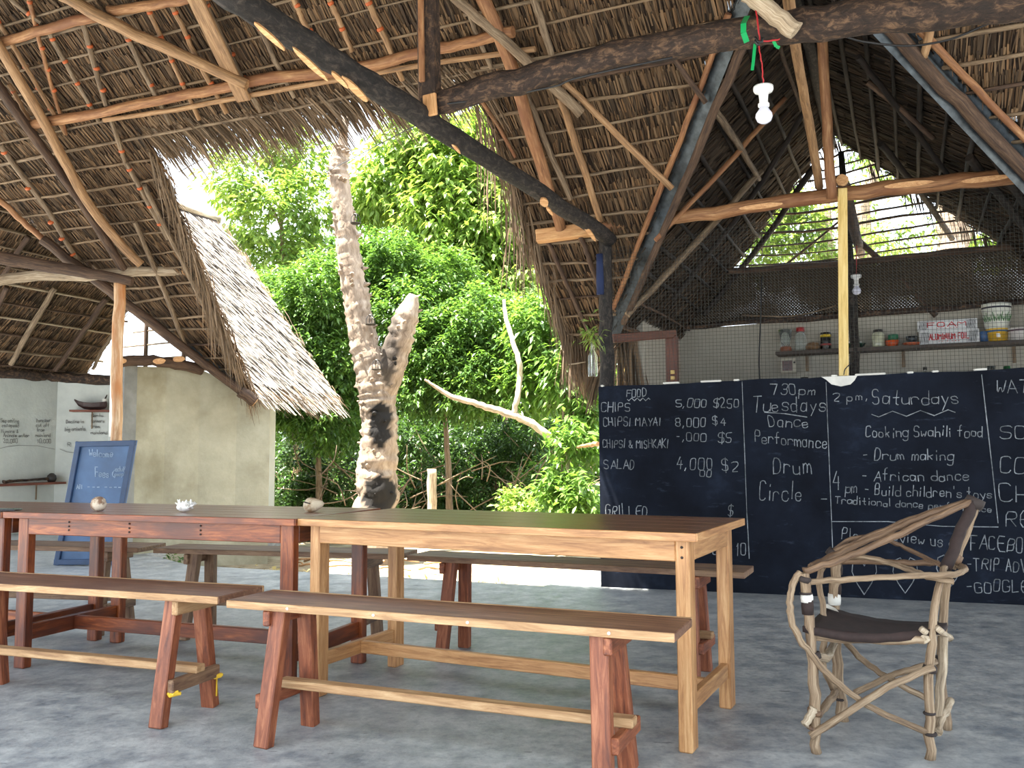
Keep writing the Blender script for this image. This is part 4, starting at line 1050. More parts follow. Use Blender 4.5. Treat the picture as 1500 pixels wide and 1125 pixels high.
part(MB().box(c + Z * .035, (.075, .06, .07), .004), 'box', 'canister_black', t)
c = PV(1155, 536, 9.13); t = thing('wall_radio', 'small framed radio with brown screen hung under the shelf', 'radio', c)
part(MB().beam(c - U * .075, c + U * .075, .05, .15, Z, .006), 'case', P_('case_cream', (176, 168, 150), .5), t)
part(MB().beam(c - U * .055 - V * .026, c + U * .04 - V * .026, .006, .1, Z, .002), 'screen', P_('screen_brown', (84, 50, 42), .2), t)
part(MB().box(c + U * .06 - V * .028 + Z * .03, (.018, .012, .018), .003), 'knob', 'canister_black', t)

# ================================================================ LAMPS AND CABLES
def bulb(name, label, c, s, cord_top, wire):
    """c = top of the holder"""
    t = thing(name, label, 'lamp', c)
    part(MB().lathe(c, [(.0, .0), (.044 * s, 0), (.044 * s, -.016 * s), (.04 * s, -.024 * s), (.022 * s, -.03 * s), (.019 * s, -.06 * s), (.019 * s, -.075 * s), (.025 * s, -.08 * s), (.025 * s, -.092 * s), (.019 * s, -.096 * s)], 24), 'holder', 'white_plastic', t)
    part(MB().lathe(c - Z * .096 * s, [(.019 * s, 0), (.024 * s, -.012 * s), (.036 * s, -.03 * s), (.038 * s, -.045 * s), (.03 * s, -.064 * s), (.014 * s, -.074 * s), (0, -.076 * s)], 24), 'bulb', P_('bulb_white', (232, 232, 248), .2, var=.01), t)
    mid = c.lerp(cord_top, .5) + U * .006
    part(MB().pole([c, mid, cord_top], .0035, 6, .3, 6), 'cord', wire, t)
    return t
lc = at(1118, 127, 3.9)
bulb('hanging_bulb', 'white bulb in a white holder hanging on a red cord from the dark cross beam', lc, 1.0, at(1110, 60, 3.88), 'red_wire')
t = thing('cord_knot', 'knotted black and red cord with green ribbons tied around the dark beam above the bulb', 'cord', at(1112, 60, 3.87))
part(MB().pole([at(1107, 12, 3.86), at(1111, 40, 3.84), at(1113, 62, 3.84)], .004, 6, .3, 4), 'red_cord', 'red_wire', t)
part(MB().pole([at(1113, 60, 3.84), at(1128, 60, 3.84), at(1142, 57, 3.84)], .004, 6, .3, 4), 'red_cord', 'red_wire', t)
part(MB().pole([at(1106, 54, 3.83), at(1114, 62, 3.82), at(1118, 55, 3.82), at(1111, 66, 3.83), at(1106, 58, 3.83)], .006, 6, .3, 4), 'black_knot', 'black_wire', t)
def strip(name, pts, wdt, nrm, mat, t):
    mb = MB(); 
    for p, q in zip(pts[:-1], pts[1:]):
        d = (q - p).normalized(); s_ = nrm.cross(d).normalized() * wdt / 2
        mb.add([p - s_, q - s_, q + s_, p + s_], [(0, 1, 2, 3)])
    return under(mb.build(name, M[mat]), t)
strip('green_ribbon', [at(1095, 23, 3.9), at(1089, 34, 3.85), at(1089, 48, 3.85), at(1094, 62, 3.88)], .025, -V, 'green_ribbon', t)
strip('green_ribbon', [at(1106, 64, 3.85), at(1104, 85, 3.85), at(1102, 103, 3.85)], .014, -V, 'green_ribbon', t)
strip('green_ribbon', [at(1133, 60, 3.85), at(1137, 68, 3.85), at(1142, 70, 3.85)], .014, -V, 'green_ribbon', t)
lc = PV(1254, 403, 8.9)
bulb('hanging_bulb', 'small white bulb hanging inside the kitchen in front of the woven mat', lc, 1.1, PV(1254, 330, 8.9), 'red_wire')
def cable(label, pts, r=.004, mat='black_wire', cat='cable'):
    t = thing('cable', label, cat, pts[0]); part(MB().pole(pts, r, 6, .05, 8), 'wire', mat, t)
cable('black cable sagging from the cross beam to the right gutter', [at(1218, 45, 3.9), at(1260, 60, 3.95), at(1330, 67, 4.0), at(1390, 58, 3.9), at(1440, 38, 3.8), at(1520, 5, 3.6)], .005)
cable('thin black cable running along the underside of the cross beam', [at(655, 152, 4.42), at(730, 142, 4.42), at(810, 127, 4.3), at(850, 113, 4.22), at(985, 84, 4.1)], .005)
cable('vertical black cable hanging behind the mesh left of the blender jug', [PV(1116, 405, 8.95), PV(1114, 470, 8.95), PV(1112, 530, 8.95), PV(1114, 570, 8.95)], .007)
cable('thin wire crossing the courtyard from the dark beam to the thorny trunk', [at(640, 168, 4.6), at(560, 209, 6.5), at(474, 254, 9.6)], .004)
cable('thin wire running under the notch of the thatch above the left foliage', [at(362, 196, 9.2), at(320, 220, 9.6), at(262, 252, 9.9)], .005)

# bottle planter on the post
c = at(868, 500, 6.78); t = thing('hanging_bottle', 'clear glass bottle with a small green plant hung on the dark corner post', 'bottle', c)
part(MB().lathe(c - Z * .27, [(.0, 0), (.036, 0), (.038, .02), (.038, .15), (.016, .2), (.014, .26)], 16), 'bottle', 'glass', t)
part(MB().pole([c - Z * .01, c + Z * .03 + U * .05, at(884, 478, 6.84)], .003, 5, .1, 3), 'string', 'black_wire', t)

# ================================================================ FURNITURE
def table(label, cx, cy, yaw, L, W, H, lw, ld, mats, insx, insy, apron_h, st_z, st_h):
    t = thing('dining_table', label, 'table', (cx, cy, 0), yaw, 'dining tables')
    top, body = mats
    TH = .03
    def p(mb, name, mat): return mb.build(name, M[mat], t)
    mb = MB(); nb = 5
    for i in range(nb):       # boards of the top, flush against one another
        w_ = W / nb; mb.box((0, -W / 2 + w_ * (i + .5), H - TH / 2), (L, w_ - .0008, TH), .003, 0)
    p(mb, 'tabletop', top)
    mb = MB(); mb.box((0, -W / 2 - .001, H - TH / 2), (L, .006, TH * .96), .002, 0); p(mb, 'edge_strip', body)
    mb = MB(); mb.box((L / 2 + .001, 0, H - TH / 2), (.006, W, TH * .96), .002, 1); p(mb, 'edge_strip', body)
    for sx in (-1, 1):
        for sy in (-1, 1):
            x, y = sx * (L / 2 - insx - lw / 2), sy * (W / 2 - insy - ld / 2)
            p(MB().beam((x, y, H - TH), (x + sx * .0, y, 0), lw, ld, Vector((0, 1, 0)), .005), 'leg', body)
    for sy in (-1, 1):
        y = sy * (W / 2 - insy - .014)
        ap = p(MB().box((0, y, H - TH - apron_h / 2), (L - 2 * (insx + lw), .026, apron_h), .003, 0), 'apron', body)
        if sy < 0: t['front'] = ap.name
    for sx in (-1, 1):
        x = sx * (L / 2 - insx - .014)
        p(MB().box((x, 0, H - TH - apron_h / 2), (.026, W - 2 * (insy + ld), apron_h), .003, 1), 'apron', body)
        x = sx * (L / 2 - insx - lw / 2)
        p(MB().box((x, 0, st_z), (.03, W - 2 * (insy + ld), st_h), .003, 1), 'end_rail', body)
    p(MB().box((0, 0, st_z), (L - 2 * (insx + lw / 2) - .03, .03, st_h * .9), .003, 0), 'stretcher', body)
    return t
t1 = table('long light wooden dining table with pale legs and a dark glossy top, in the middle', .017, 3.7635, -.4622, 1.7298, .7583, .75, .05, .075, ('table_light_top', 'table_light'), .04, .05, .075, .15, .06)
t2 = table('reddish brown dining table with shells on it, left of the light wooden table', -1.5669, 4.4159, -.3431, 1.6411, .7574, .75, .065, .05, ('table_red_top', 'table_red'), .04, .05, .08, .165, .075)
dx = 1.6411 + .015
t3 = table('reddish table cut by the left picture edge with a phone on its corner', -1.5669 - dx * math.cos(.3431), 4.4159 + dx * math.sin(.3431), -.3431, 1.6411, .7574, .748, .065, .05, ('table_red_top', 'table_red'), .04, .05, .08, .165, .075)
# dowel dots on the red apron
mb = MB()
for x in (-.46, -.1, .3):
    for dz in (-.018, 0, .02):
        mb.lathe((x, -.7574 / 2 + .05 - .0005, .685 + dz), [(.0045, 0), (.0045, .002), (0, .002)], 8, Vector((0, -1, 0)))
mb.build('dowel_pegs', M['dark_strap'], bpy.data.objects[t2['front']])
mb = MB(); [mb.lathe((.8, -.7583 / 2 + .049, .68 + dz), [(.005, 0), (.005, .002), (0, .002)], 8, Vector((0, -1, 0))) for dz in (-.02, .015)]
mb.build('dowel_pegs', M['dark_strap'], bpy.data.objects[t1['front']])

def bench(label, cx, cy, yaw, L, W, H, mats, offs=(.24, .21, .25, .235), stz=.185, glue=False):
    t = thing('bench', label, 'bench', (cx, cy, 0), yaw, 'plank benches')
    seat, edge, leg, strt, cleat = mats
    def p(mb, name, mat): return mb.build(name, M[mat], t)
    TH = .028
    mb = MB(); mb.box((0, -W * .02, H - TH / 2), (L, W * .94, TH), .003, 0); p(mb, 'seat', seat)
    p(MB().box((0, -W / 2 + .002, H - TH / 2), (L * .998, .006, TH * .96), .002, 0), 'seat_edge', edge)
    p(MB().box((0, W / 2 - .006, H - TH / 2 + .001), (L * .998, .012, TH * .98), .002, 0), 'seat_edge', edge)
    for sx in (-1, 1):
        li, lo = offs[:2] if sx < 0 else offs[2:]
        for sy in (-1, 1):
            top = Vector((sx * (L / 2 - li), sy * .075, H - TH)); bot = Vector((sx * (L / 2 - lo), sy * (W / 2 + .005), 0))
            p(MB().beam(bot, top, .06, .045, Vector((0, sy, 0)), .004), 'leg', leg)
        # cleat under the seat and the rung low down, both on the outer face of the legs
        x = sx * (L / 2 - li + .035); p(MB().beam((x, -.12, H - TH - .03), (x, .12, H - TH - .03), .028, .055), 'cleat', cleat)
        f_ = .165 / (H - TH); xr = (L / 2 - lo) * (1 - f_) + (L / 2 - li) * f_; yr = (W / 2 + .005) * (1 - f_) + .075 * f_
        p(MB().beam((sx * (xr + .04), -yr - .015, .15), (sx * (xr + .04), yr + .015, .15), .028, .05), 'rung', leg if not glue else 'bench_brown')
        if glue and sx > 0:
            for y_, z_ in ((-yr, .122), (yr, .132)):
                mb = MB()
                for k in range(5): mb.beam((xr + .02 + k * .006, y_ + random.uniform(-.02, -.005), z_ + random.uniform(-.008, .002)), (xr + .045 + k * .004, y_ + random.uniform(.01, .035), z_ + random.uniform(-.004, .008)), .02, .013, Z, .003)
                p(mb, 'glue_smear', 'yellow_glue')
            p(MB().box((xr + .034, yr + .02, .08), (.006, .006, .07), .002), 'glue_drip', 'yellow_glue')
    p(MB().beam((-(xr + .08), 0, stz + .005), (xr + .07, 0, stz + .005), .055, .03), 'stretcher', strt)
    return t
M['yellow_glue'] = plain('yellow_glue', lin(222, 180, 52), .4)
b1m = ('bench_seat', 'bench_tan', 'bench_red', 'bench_tan', 'bench_red'); b2m = ('bench_seat', 'bench_tan', 'bench_red', 'bench_tan', 'bench_tan')
b3m = ('bench_brown', 'bench_brown', 'bench_brown', 'bench_brown', 'bench_brown')
HB = .497
b1 = bench('reddish plank bench in front of the light table, right foreground', -.233, 3.0795, -.3938, 1.6394, .2677, HB, b1m, (.20, .18, .245, .22))
mb = MB()
for x in (-.55, -.2, .15, .62): mb.lathe((x, -.2677 / 2 - .001, HB - .014), [(.005, 0), (.005, .002), (0, .002)], 8, Vector((0, -1, 0)))
mb.build('nail_heads', M['white_plastic'], b1)
bench('plank bench in front of the red table with yellow glue on its rung', -1.80, 3.7465, -.3394, 1.6, .2914, HB, b2m, (.24, .21, .255, .255), glue=True)
bench('bench behind the light table, its right end before the chalkboard', .2825, 4.4065, -.4273, 1.7217, .2406, HB, ('bench_brown', 'bench_brown', 'bench_red', 'bench_tan', 'bench_red'))
def bench_from(label, fl, fr, W, mats):
    a = onz(*fl, HB); b = onz(*fr, HB); d = b - a; L = d.length; yaw = math.atan2(d.y, d.x); nn = Vector((-d.y, d.x, 0)).normalized()
    c = (a + b) / 2 + nn * W / 2
    return bench(label, c.x, c.y, yaw, L, W, HB, mats)
bench_from('middle bench on the far side of the red table', (224, 803), (588, 812), .25, b3m)
fr = onz(201.6, 802.5, HB); a_ = -.2
c = fr + Vector((-.8 * math.cos(a_), -.8 * math.sin(a_), 0)) + Vector((-math.sin(a_), math.cos(a_), 0)) * .14
bench('far left bench behind the red tables in front of the blue sign', c.x, c.y, a_, 1.6, .28, HB, b3m)

# shells and phone
c = onz(144, 749, .75); t = thing('shell', 'round speckled brown shell on the red table', 'shell', c)
mb = MB(); mb.lathe(c, [(0, 0), (.02, .003), (.034, .018), (.037, .036), (.03, .058), (.016, .069), (0, .072)], 18, squash=.95); part(mb, 'body', M.setdefault('shell_brown', m_plaster('shell_brown', lin(190, 170, 146), lin(214, 198, 176), lin(132, 100, 78), 30, .45, .6)), t)
c = onz(271, 750, .75); t = thing('spiny_shell', 'white spiny murex like shell on the red table', 'shell', c)
mb = MB(); mb.lathe(c + Z * .026, [(0, -.05), (.012, -.044), (.022, -.025), (.026, 0), (.02, .022), (.01, .036), (0, .05)], 12, axis=U + Z * .1)
for i in range(44):
    th = random.uniform(0, 6.28); x = random.uniform(-.04, .035); r0 = .024 * (1 - abs(x) / .06)
    d = (V * math.cos(th) + Z * math.sin(th) + U * random.uniform(-.2, .4)).normalized()
    if d.z < -.4: continue
    p = c + Z * .026 + U * x + d * r0 * .8
    mb.pole([p, p + d * random.uniform(.014, .03)], [.0075, .002], 5, .05, 1)
part(mb, 'body', P_('shell_white', (236, 232, 224), .45, var=.05), t)
c = onz(460, 750, .75); t = thing('cone_shell', 'cream spiral snail shell at the right end of the red table', 'shell', c)
mb = MB(); ax = (U * .9 + V * .4 + Z * .12)
mb.lathe(c + Z * .034 - ax * .045, [(0, -.008), (.018, -.002), (.033, .014), (.036, .03), (.031, .05), (.022, .07), (.012, .086), (0, .094)], 18, axis=ax); part(mb, 'body', M.setdefault('shell_cream', m_plaster('shell_cream', lin(196, 176, 146), lin(216, 200, 174), lin(150, 118, 84), 24, .45, .62)), t)
mb = MB(); mb.beam(c + Z * .052 - ax * .03 - V * .028, c + Z * .04 + ax * .005 - V * .036, .008, .006, Z, .002); part(mb, 'slit', 'dark_strap', t)
c = onz(5, 748, .7485); t = thing('phone', 'dark phone lying on the corner of the left table', 'phone', c)
part(MB().box(c + Z * .005, (.15, .075, .009), .003), 'body', P_('phone_black', (40, 42, 44), .2), t)
part(MB().box(c + Z * .0103, (.13, .066, .001), .0004), 'screen', P_('phone_glass', (90, 100, 96), .08), t)

# ================================================================ DRIFTWOOD ARMCHAIR
def K(cx, cy, s): return at(1130 + .378 * cx, 700 + .378 * cy, s)
def floorK(cx, cy): return onz(1130 + .378 * cx, 700 + .378 * cy, 0)
fNL, fNR, fFL, fFR = floorK(175, 1066), floorK(617, 1092), floorK(275, 941), floorK(685, 976)
sNL, sNR, sFL, sFR = fNL.y, fNR.y, fFL.y, fFR.y
t = thing('armchair', 'rustic driftwood armchair with a dark hide seat in front of the chalkboard', 'chair', (fNL + fNR + fFL + fFR) / 4)
def ck(name, pts, r, mat='driftwood', sub=5): return under(MB().pole([K(*p) if not isinstance(p, Vector) else p for p in pts], r, 9, .12, sub, lump=.03).build(name, M[mat]), t)
ck('leg', [fNL, (167, 840, sNL), (155, 640, sNL), (140, 490, sNL), (124, 368, sNL)], [.018, .019, .018, .017, .018])
ck('leg', [fNR, (611, 820, sNR), (622, 600, sNR), (645, 430, sNR + .03), (672, 345, sNR + .08)], [.0165, .0155, .0135, .012, .012])
ck('leg', [fFL, (256, 720, sFL), (246, 500, sFL), (250, 330, sFL - .02)], [.02, .02, .019, .018])
ck('leg', [fFR, (660, 760, sFR), (668, 520, sFR - .02), (690, 370, sFR - .08)], [.018, .018, .016, .015])
sT = (sNR + sFR) / 2 + .03
ck('back_post', [(676, 352, sT - .03), (728, 225, sT), (785, 92, sT)], [.021, .022, .02], 'hide')
ck('back_post', [(700, 350, sT + .02), (752, 220, sT + .03), (793, 96, sT + .03)], [.015, .016, .015])
ck('brace', [(645, 985, sNR + .1), (648, 880, sNR + .1), (664, 720, sNR + .12), (668, 615, sNR + .12)], .015, 'weathered')
ck('arm_rail', [(126, 362, sNL), (220, 332, sNL), (330, 292, sNL + .03), (470, 232, sNL + .06), (620, 160, sNL + .08), (785, 92, sT)], [.013, .0135, .0135, .013, .012, .012], 'driftwood_brown')
ck('arm_rail', [(150, 345, sNL + .04), (240, 300, sNL + .12), (350, 252, sNL + .14), (480, 196, sNL + .12), (620, 138, sNL + .1), (784, 82, sT + .015)], [.011, .012, .0125, .012, .012, .011], 'driftwood_brown')
ck('arm_rail', [(232, 290, sFL), (330, 250, sFL - .04), (470, 188, sFL - .1), (640, 128, sFL - .16), (783, 86, sT + .02)], [.012, .013, .013, .012, .012], 'driftwood_brown')
ck('arm_hoop', [(236, 290, sFL), (290, 245, sFL), (350, 230, sFL - .03), (420, 232, sFL - .05), (500, 262, sFL - .06), (580, 300, sFR), (660, 342, sFR - .1)], .009, 'driftwood_brown')
ck('arm_rail', [(140, 403, sNL), (300, 393, sNL), (480, 382, sNR + .03), (640, 378, sNR - .02), (720, 372, sNR), (750, 357, sNR + .1), (735, 342, sNR + .18), (700, 340, sFR - .1)], .011)
ck('arm_rail', [(250, 326, sFL), (400, 327, sFL - .04), (540, 329, sFR + .02), (650, 330, sFR)], .011, 'driftwood_brown')
ck('arm_rail', [(250, 312, sFL - .1), (340, 306, sNL + .16), (440, 325, sNL + .12), (540, 358, sNR + .08), (620, 386, sNR + .02), (705, 402, sNR)], .0105)
ck('side_bow', [(112, 366, sNL), (80, 420, sNL - .01), (70, 500, sNL - .02), (92, 590, sNL - .02), (150, 680, sNL - .02), (240, 780, sNL - .02), (350, 868, sNL - .02), (470, 930, sNR), (602, 982, sNR)], [.012, .0125, .0125, .0125, .012, .012, .0115, .011, .011])
ck('cross_brace', [(150, 1000, sNL - .02), (300, 905, sNL - .03), (450, 812, sNR), (630, 734, sNR - .02)], [.014, .013, .013, .012])
ck('cross_brace', [(268, 612, sFL), (360, 710, sFL), (470, 785, sFR + .05), (625, 868, sFR)], .011)
ck('cross_brace', [(322, 832, sFL - .1), (450, 772, sFL - .15), (540, 742, sFR - .1), (640, 712, sFR - .08)], .012)
ck('side_bow', [(212, 318, sFL), (184, 400, sFL - .05), (200, 500, sFL - .1), (206, 620, sFL - .12), (198, 720, sFL - .1), (240, 815, sFL - .04)], .012)
ck('side_brace', [(170, 925, sNL), (205, 890, sNL + .1), (250, 830, sFL - .02)], .014)
ck('side_brace', [(640, 985, sNR + .02), (665, 920, sNR + .12), (695, 865, sFR - .06)], .015, 'weathered')
ck('side_brace', [(130, 960, sNL - .03), (150, 920, sNL - .02), (165, 890, sNL - .02)], .015, 'weathered')
ck('seat_bar', [(140, 612, sNL + .02), (380, 628, sNL), (592, 625, sNR)], .014)
ck('seat_bar', [(592, 625, sNR - .01), (640, 600, sNR + .12), (690, 622, sFR - .02)], .015, 'weathered')
ck('seat_bar', [(175, 690, sNL), (215, 695, sNL + .08), (240, 640, sFL)], .015, 'weathered')
ck('seat_bar', [(240, 560, sFL), (450, 575, sFR + .05), (670, 575, sFR)], .014)
def ring(cx, cy, s, r, h, mat, name='binding', tilt=(0, 0)):
    c = K(cx, cy, s); under(MB().lathe(c, [(r, -h / 2), (r + .002, 0), (r, h / 2)], 10, Z + U * tilt[0] + V * tilt[1]).build(name, M[mat]), t)
ring(140, 498, sNL, .0195, .055, 'hide'); ring(137, 466, sNL, .02, .028, 'white_paint'); ring(134, 448, sNL, .0205, .008, 'dark_strap')
ring(244, 470, sFL, .0225, .042, 'white_paint'); ring(247, 425, sFL, .0215, .05, 'hide'); ring(252, 350, sFL, .0215, .05, 'dark_strap'); ring(250, 612, sFL, .0225, .012, 'dark_strap'); ring(268, 856, sFL, .022, .01, 'dark_strap')
ring(127, 392, sNL, .022, .02, 'dark_strap', tilt=(.3, 0)); ring(165, 690, sNL, .023, .022, 'dark_strap', tilt=(-.3, 0)); ring(168, 905, sNL, .024, .018, 'driftwood_brown', tilt=(.4, 0)); ring(160, 968, sNL, .024, .012, 'driftwood_brown', tilt=(.4, 0))
ring(614, 740, sNR, .0215, .022, 'dark_strap', tilt=(.2, 0)); ring(617, 992, sNR, .0195, .01, 'dark_strap'); ring(648, 705, sFR - .05, .024, .025, 'dark_strap')
ring(787, 95, sT + .01, .032, .035, 'dark_strap', tilt=(.5, 0)); ring(236, 292, sFL, .022, .03, 'dark_strap', tilt=(.8, 0)); ring(612, 912, sNR, .0185, .008, 'dark_strap'); ring(712, 312, sT, .022, .035, 'driftwood_brown', tilt=(.6, 0))
# hide seat slung between the bars
cs = [K(120, 574, sNL - .01), K(645, 582, sNR - .01), K(684, 556, sFR), K(208, 496, sFL)]
mb = MB(); nx, ny = 14, 8; vs = []
for lay in (0, 1):
    for j in range(ny + 1):
        for i in range(nx + 1):
            s_, q = i / nx, j / ny
            p = (cs[0].lerp(cs[1], s_)).lerp(cs[3].lerp(cs[2], s_), q)
            p = p - Z * (.022 * math.sin(math.pi * s_) + .012 * math.sin(math.pi * q)) + Z * random.uniform(-.002, .002) - Z * .02 * lay
            if lay: p = p - Z * .012 * math.sin(math.pi * s_) * (1 if j in (0, ny) else 0)
            vs.append(p)
fs = []; N1 = (nx + 1) * (ny + 1)
for j in range(ny):
    for i in range(nx):
        a = j * (nx + 1) + i; fs.append((a, a + 1, a + nx + 2, a + nx + 1)); fs.append((a + N1, a + nx + 1 + N1, a + nx + 2 + N1, a + 1 + N1))
rim = [i for i in range(nx + 1)] + [j * (nx + 1) + nx for j in range(1, ny + 1)] + [ny * (nx + 1) + i for i in range(nx - 1, -1, -1)] + [j * (nx + 1) for j in range(ny - 1, 0, -1)]
for i in range(len(rim)): a, b = rim[i], rim[(i + 1) % len(rim)]; fs.append((a, a + N1, b + N1, b))
mb.add(vs, fs, smooth=True); part(mb, 'seat', 'hide', t)
mb = MB(); mb.quad(K(200, 500, sFL - .02), K(262, 520, sFL - .1), K(250, 506, sFL - .03), K(215, 488, sFL)); part(mb, 'seat_lining', 'white_paint', t)
for x, y in ((590, 592), (650, 588)): ring(x, y, sNR - .012, .014, .018, 'weathered', 'hide_edge', (.8, 0))

# ================================================================ LEFT ROOM THINGS
bl = onz(80, 828, 0); br = onz(177, 833, 0)
tl = at(113, 647, 8.33); tr = at(200, 645, 8.28)
d_l = (tl - bl); hl = tl.z
t = thing('sign_board', 'blue framed chalkboard sign leaning against the pale post', 'sign', bl)
br = bl + (tr - tl)
nrm = (br - bl).cross(tl - bl).normalized()
if nrm.y > 0: nrm = -nrm
mb = MB(); mb.add([bl, br, tr, tl, bl - nrm * .02, br - nrm * .02, tr - nrm * .02, tl - nrm * .02], [(0, 1, 2, 3), (7, 6, 5, 4), (0, 4, 5, 1), (1, 5, 6, 2), (2, 6, 7, 3), (3, 7, 4, 0)])
part(mb, 'panel', 'blue_board', t)
rt = (br - bl).normalized(); upd = (tl - bl).normalized()
for p, q in ((bl + rt * .025, tl + rt * .025), (br - rt * .025, tr - rt * .025)): part(MB().beam(p + nrm * .01, q + nrm * .01, .05, .035, nrm), 'frame_side', 'blue_frame', t)
for p, q in ((bl + upd * .03, br + upd * .03), (tl - upd * .025, tr - upd * .025)): part(MB().beam(p + nrm * .011, q + nrm * .011, .05, .035, nrm), 'frame_side', 'blue_frame', t)
psg = lambda x, y: onplane(x, y, nrm, nrm.dot(bl) + .004)
chalk('chalk_writing', [('Welcome', 131, 669, 34, 10), ('Fees', 140, 699, 20, 13), ('(', 162, 699, 5, 13), ('adults', 169, 690, 20, 6), ('people', 168, 697, 18, 5), ('All', 112, 716, 9, 6), ('--- ----', 128, 716, 50, 5)], [], psg, nrm, .010, 'chalk_blue', t)
# white wall writing
pw1 = lambda x, y: onplane(x, y, U, u1 + .008)
wl_ = bpy.data.objects['wall_left']; wb_ = bpy.data.objects['wall_left_back']
def wallwrite(wall_o, items, lines, place, nrm):
    mb = MB()
    for it in items: write(mb, *it[:5], place, nrm, .009)
    for ln in lines: mb.ribbon([place(*p) for p in ln], .01, nrm)
    o = mb.build('wall_writing', M['pencil']); o.parent = wall_o
wallwrite(wl_, [('Sea ceiling', 1, 619, 27, 6), ('collapsed', 3, 625.5, 25, 5), ('Humans &', 2, 634, 25, 5), ('Animals enter', 5, 640, 38, 5), ('20,000', 5, 649, 21, 6), ('Zanzibar', 53, 618, 22, 5), ('cut off', 53, 625, 19, 5), ('from', 54, 632, 11, 5), ('mainland', 52, 640, 22, 5), ('10,000', 55, 649, 20, 6)],
    [[(-5, 658), (12, 654), (27, 652.5), (55, 653), (80, 658)]], pw1, U)
n2 = (uv(-10.1, 8.95) - uv(u1, 8.57)); n2 = Vector((n2.y, -n2.x, 0)).normalized()
pw2 = lambda x, y: onplane(x, y, n2, n2.dot(uv(-10.1, 8.95)) + .012)
wallwrite(wb_, [('Decline in', 97, 620, 26, 5), ('big animals', 95, 631, 30, 6), ('Bantu', 134, 611, 17, 5), ('farmers', 133, 619, 20, 5), ('from', 133, 627, 13, 5), ('mainland', 133, 636, 24, 5), ('R', 99, 654, 5, 6)], [[(88, 658), (98, 662), (108, 663)]], pw2, n2)
# shelves
def sh1(x, y): return onplane(x, y, U, u1 + .1)
t = thing('wall_shelf', 'thin reddish shelf with a carved club on the far left wall', 'shelf', sh1(40, 706))
a, b = sh1(-10, 711), sh1(91, 704); b.z = a.z
part(MB().beam(a, b, .17, .03), 'plank', 'shelf_red', t)
p = sh1(58, 710); part(MB().beam(p - U * .06 - Z * .2, p - U * .06, .02, .015, U), 'bracket', 'pole_grey', t)
zt = a.z + .016
t = thing('carved_club', 'dark carved club with a round head lying on the far left shelf', 'club', sh1(40, 703))
q0, q1 = sh1(5, 706), sh1(70, 700); q0.z = zt + .02; q1.z = zt + .045
part(MB().pole([q0, q0.lerp(q1, .3) + Z * .005, q0.lerp(q1, .7), q1], [.026, .018, .014, .02], 8, .15, 4, lump=.06), 'shaft', 'bark_brown', t)
part(MB().lathe(q1 + V * .06, [(0, -.075 + .02), (.045, -.045), (.062, -.005), (.055, .04), (.025, .07), (0, .075)], 16), 'head', P_('club_black', (48, 42, 40), .5), t)
def sh2(x, y): return onplane(x, y, n2, n2.dot(uv(-10.1, 8.95)) + .13)
t = thing('wall_shelf', 'small red shelf holding a boat model on the white back wall', 'shelf', sh2(132, 601))
a, b = sh2(104, 602), sh2(164, 601); b.z = a.z
part(MB().beam(a, b, .18, .026), 'plank', 'shelf_red', t)
p = a.lerp(b, .48) - n2 * .08; part(MB().beam(p - Z * .24, p, .02, .015, V), 'bracket', 'pole_grey', t)
# boat model
zt = a.z + .014; t = thing('boat_model', 'dark carved wooden boat model with upswept bow on the small shelf', 'boat', a.lerp(b, .5))
d = (b - a).normalized(); o0 = a + d * ((b - a).length * .07); Lb = (b - a).length * .8; sN = Vector((-d.y, d.x, 0))
mb = MB(); sec = [(0, .13, .005, .15), (.12, .06, .03, .125), (.3, .015, .05, .105), (.55, .0, .058, .098), (.8, .005, .052, .105), (.95, .02, .036, .115), (1.0, .04, .02, .12)]
vs, fs = [], []
for x, kz2, hw, tz in sec:
    c = o0 + d * (Lb * x); c.z = zt
    vs += [c + Z * kz2, c + sN * hw * .7 + Z * (kz2 * .6 + tz * .4), c + sN * hw + Z * tz, c + sN * hw * .8 + Z * tz, c + Z * (kz2 + .012), c - sN * hw * .8 + Z * tz, c - sN * hw + Z * tz, c - sN * hw * .7 + Z * (kz2 * .6 + tz * .4)]
for i in range(len(sec) - 1):
    for k in range(8): fs.append((i * 8 + k, i * 8 + (k + 1) % 8, i * 8 + 8 + (k + 1) % 8, i * 8 + 8 + k))
fs += [tuple(range(8)), tuple(reversed(range(48, 56)))]
mb.add(vs, fs); part(mb, 'hull', 'boat_wood', t)
c = o0 + d * (Lb * .93); c.z = zt + .11; part(MB().box(c + Z * .02, (.05, .04, .05), .004), 'stern_cabin', 'white_paint', t)
part(MB().pole([c + Z * .04, c + Z * .1 + d * .03], [.012, .006], 6, .1, 2), 'stern_post', 'bark_brown', t)

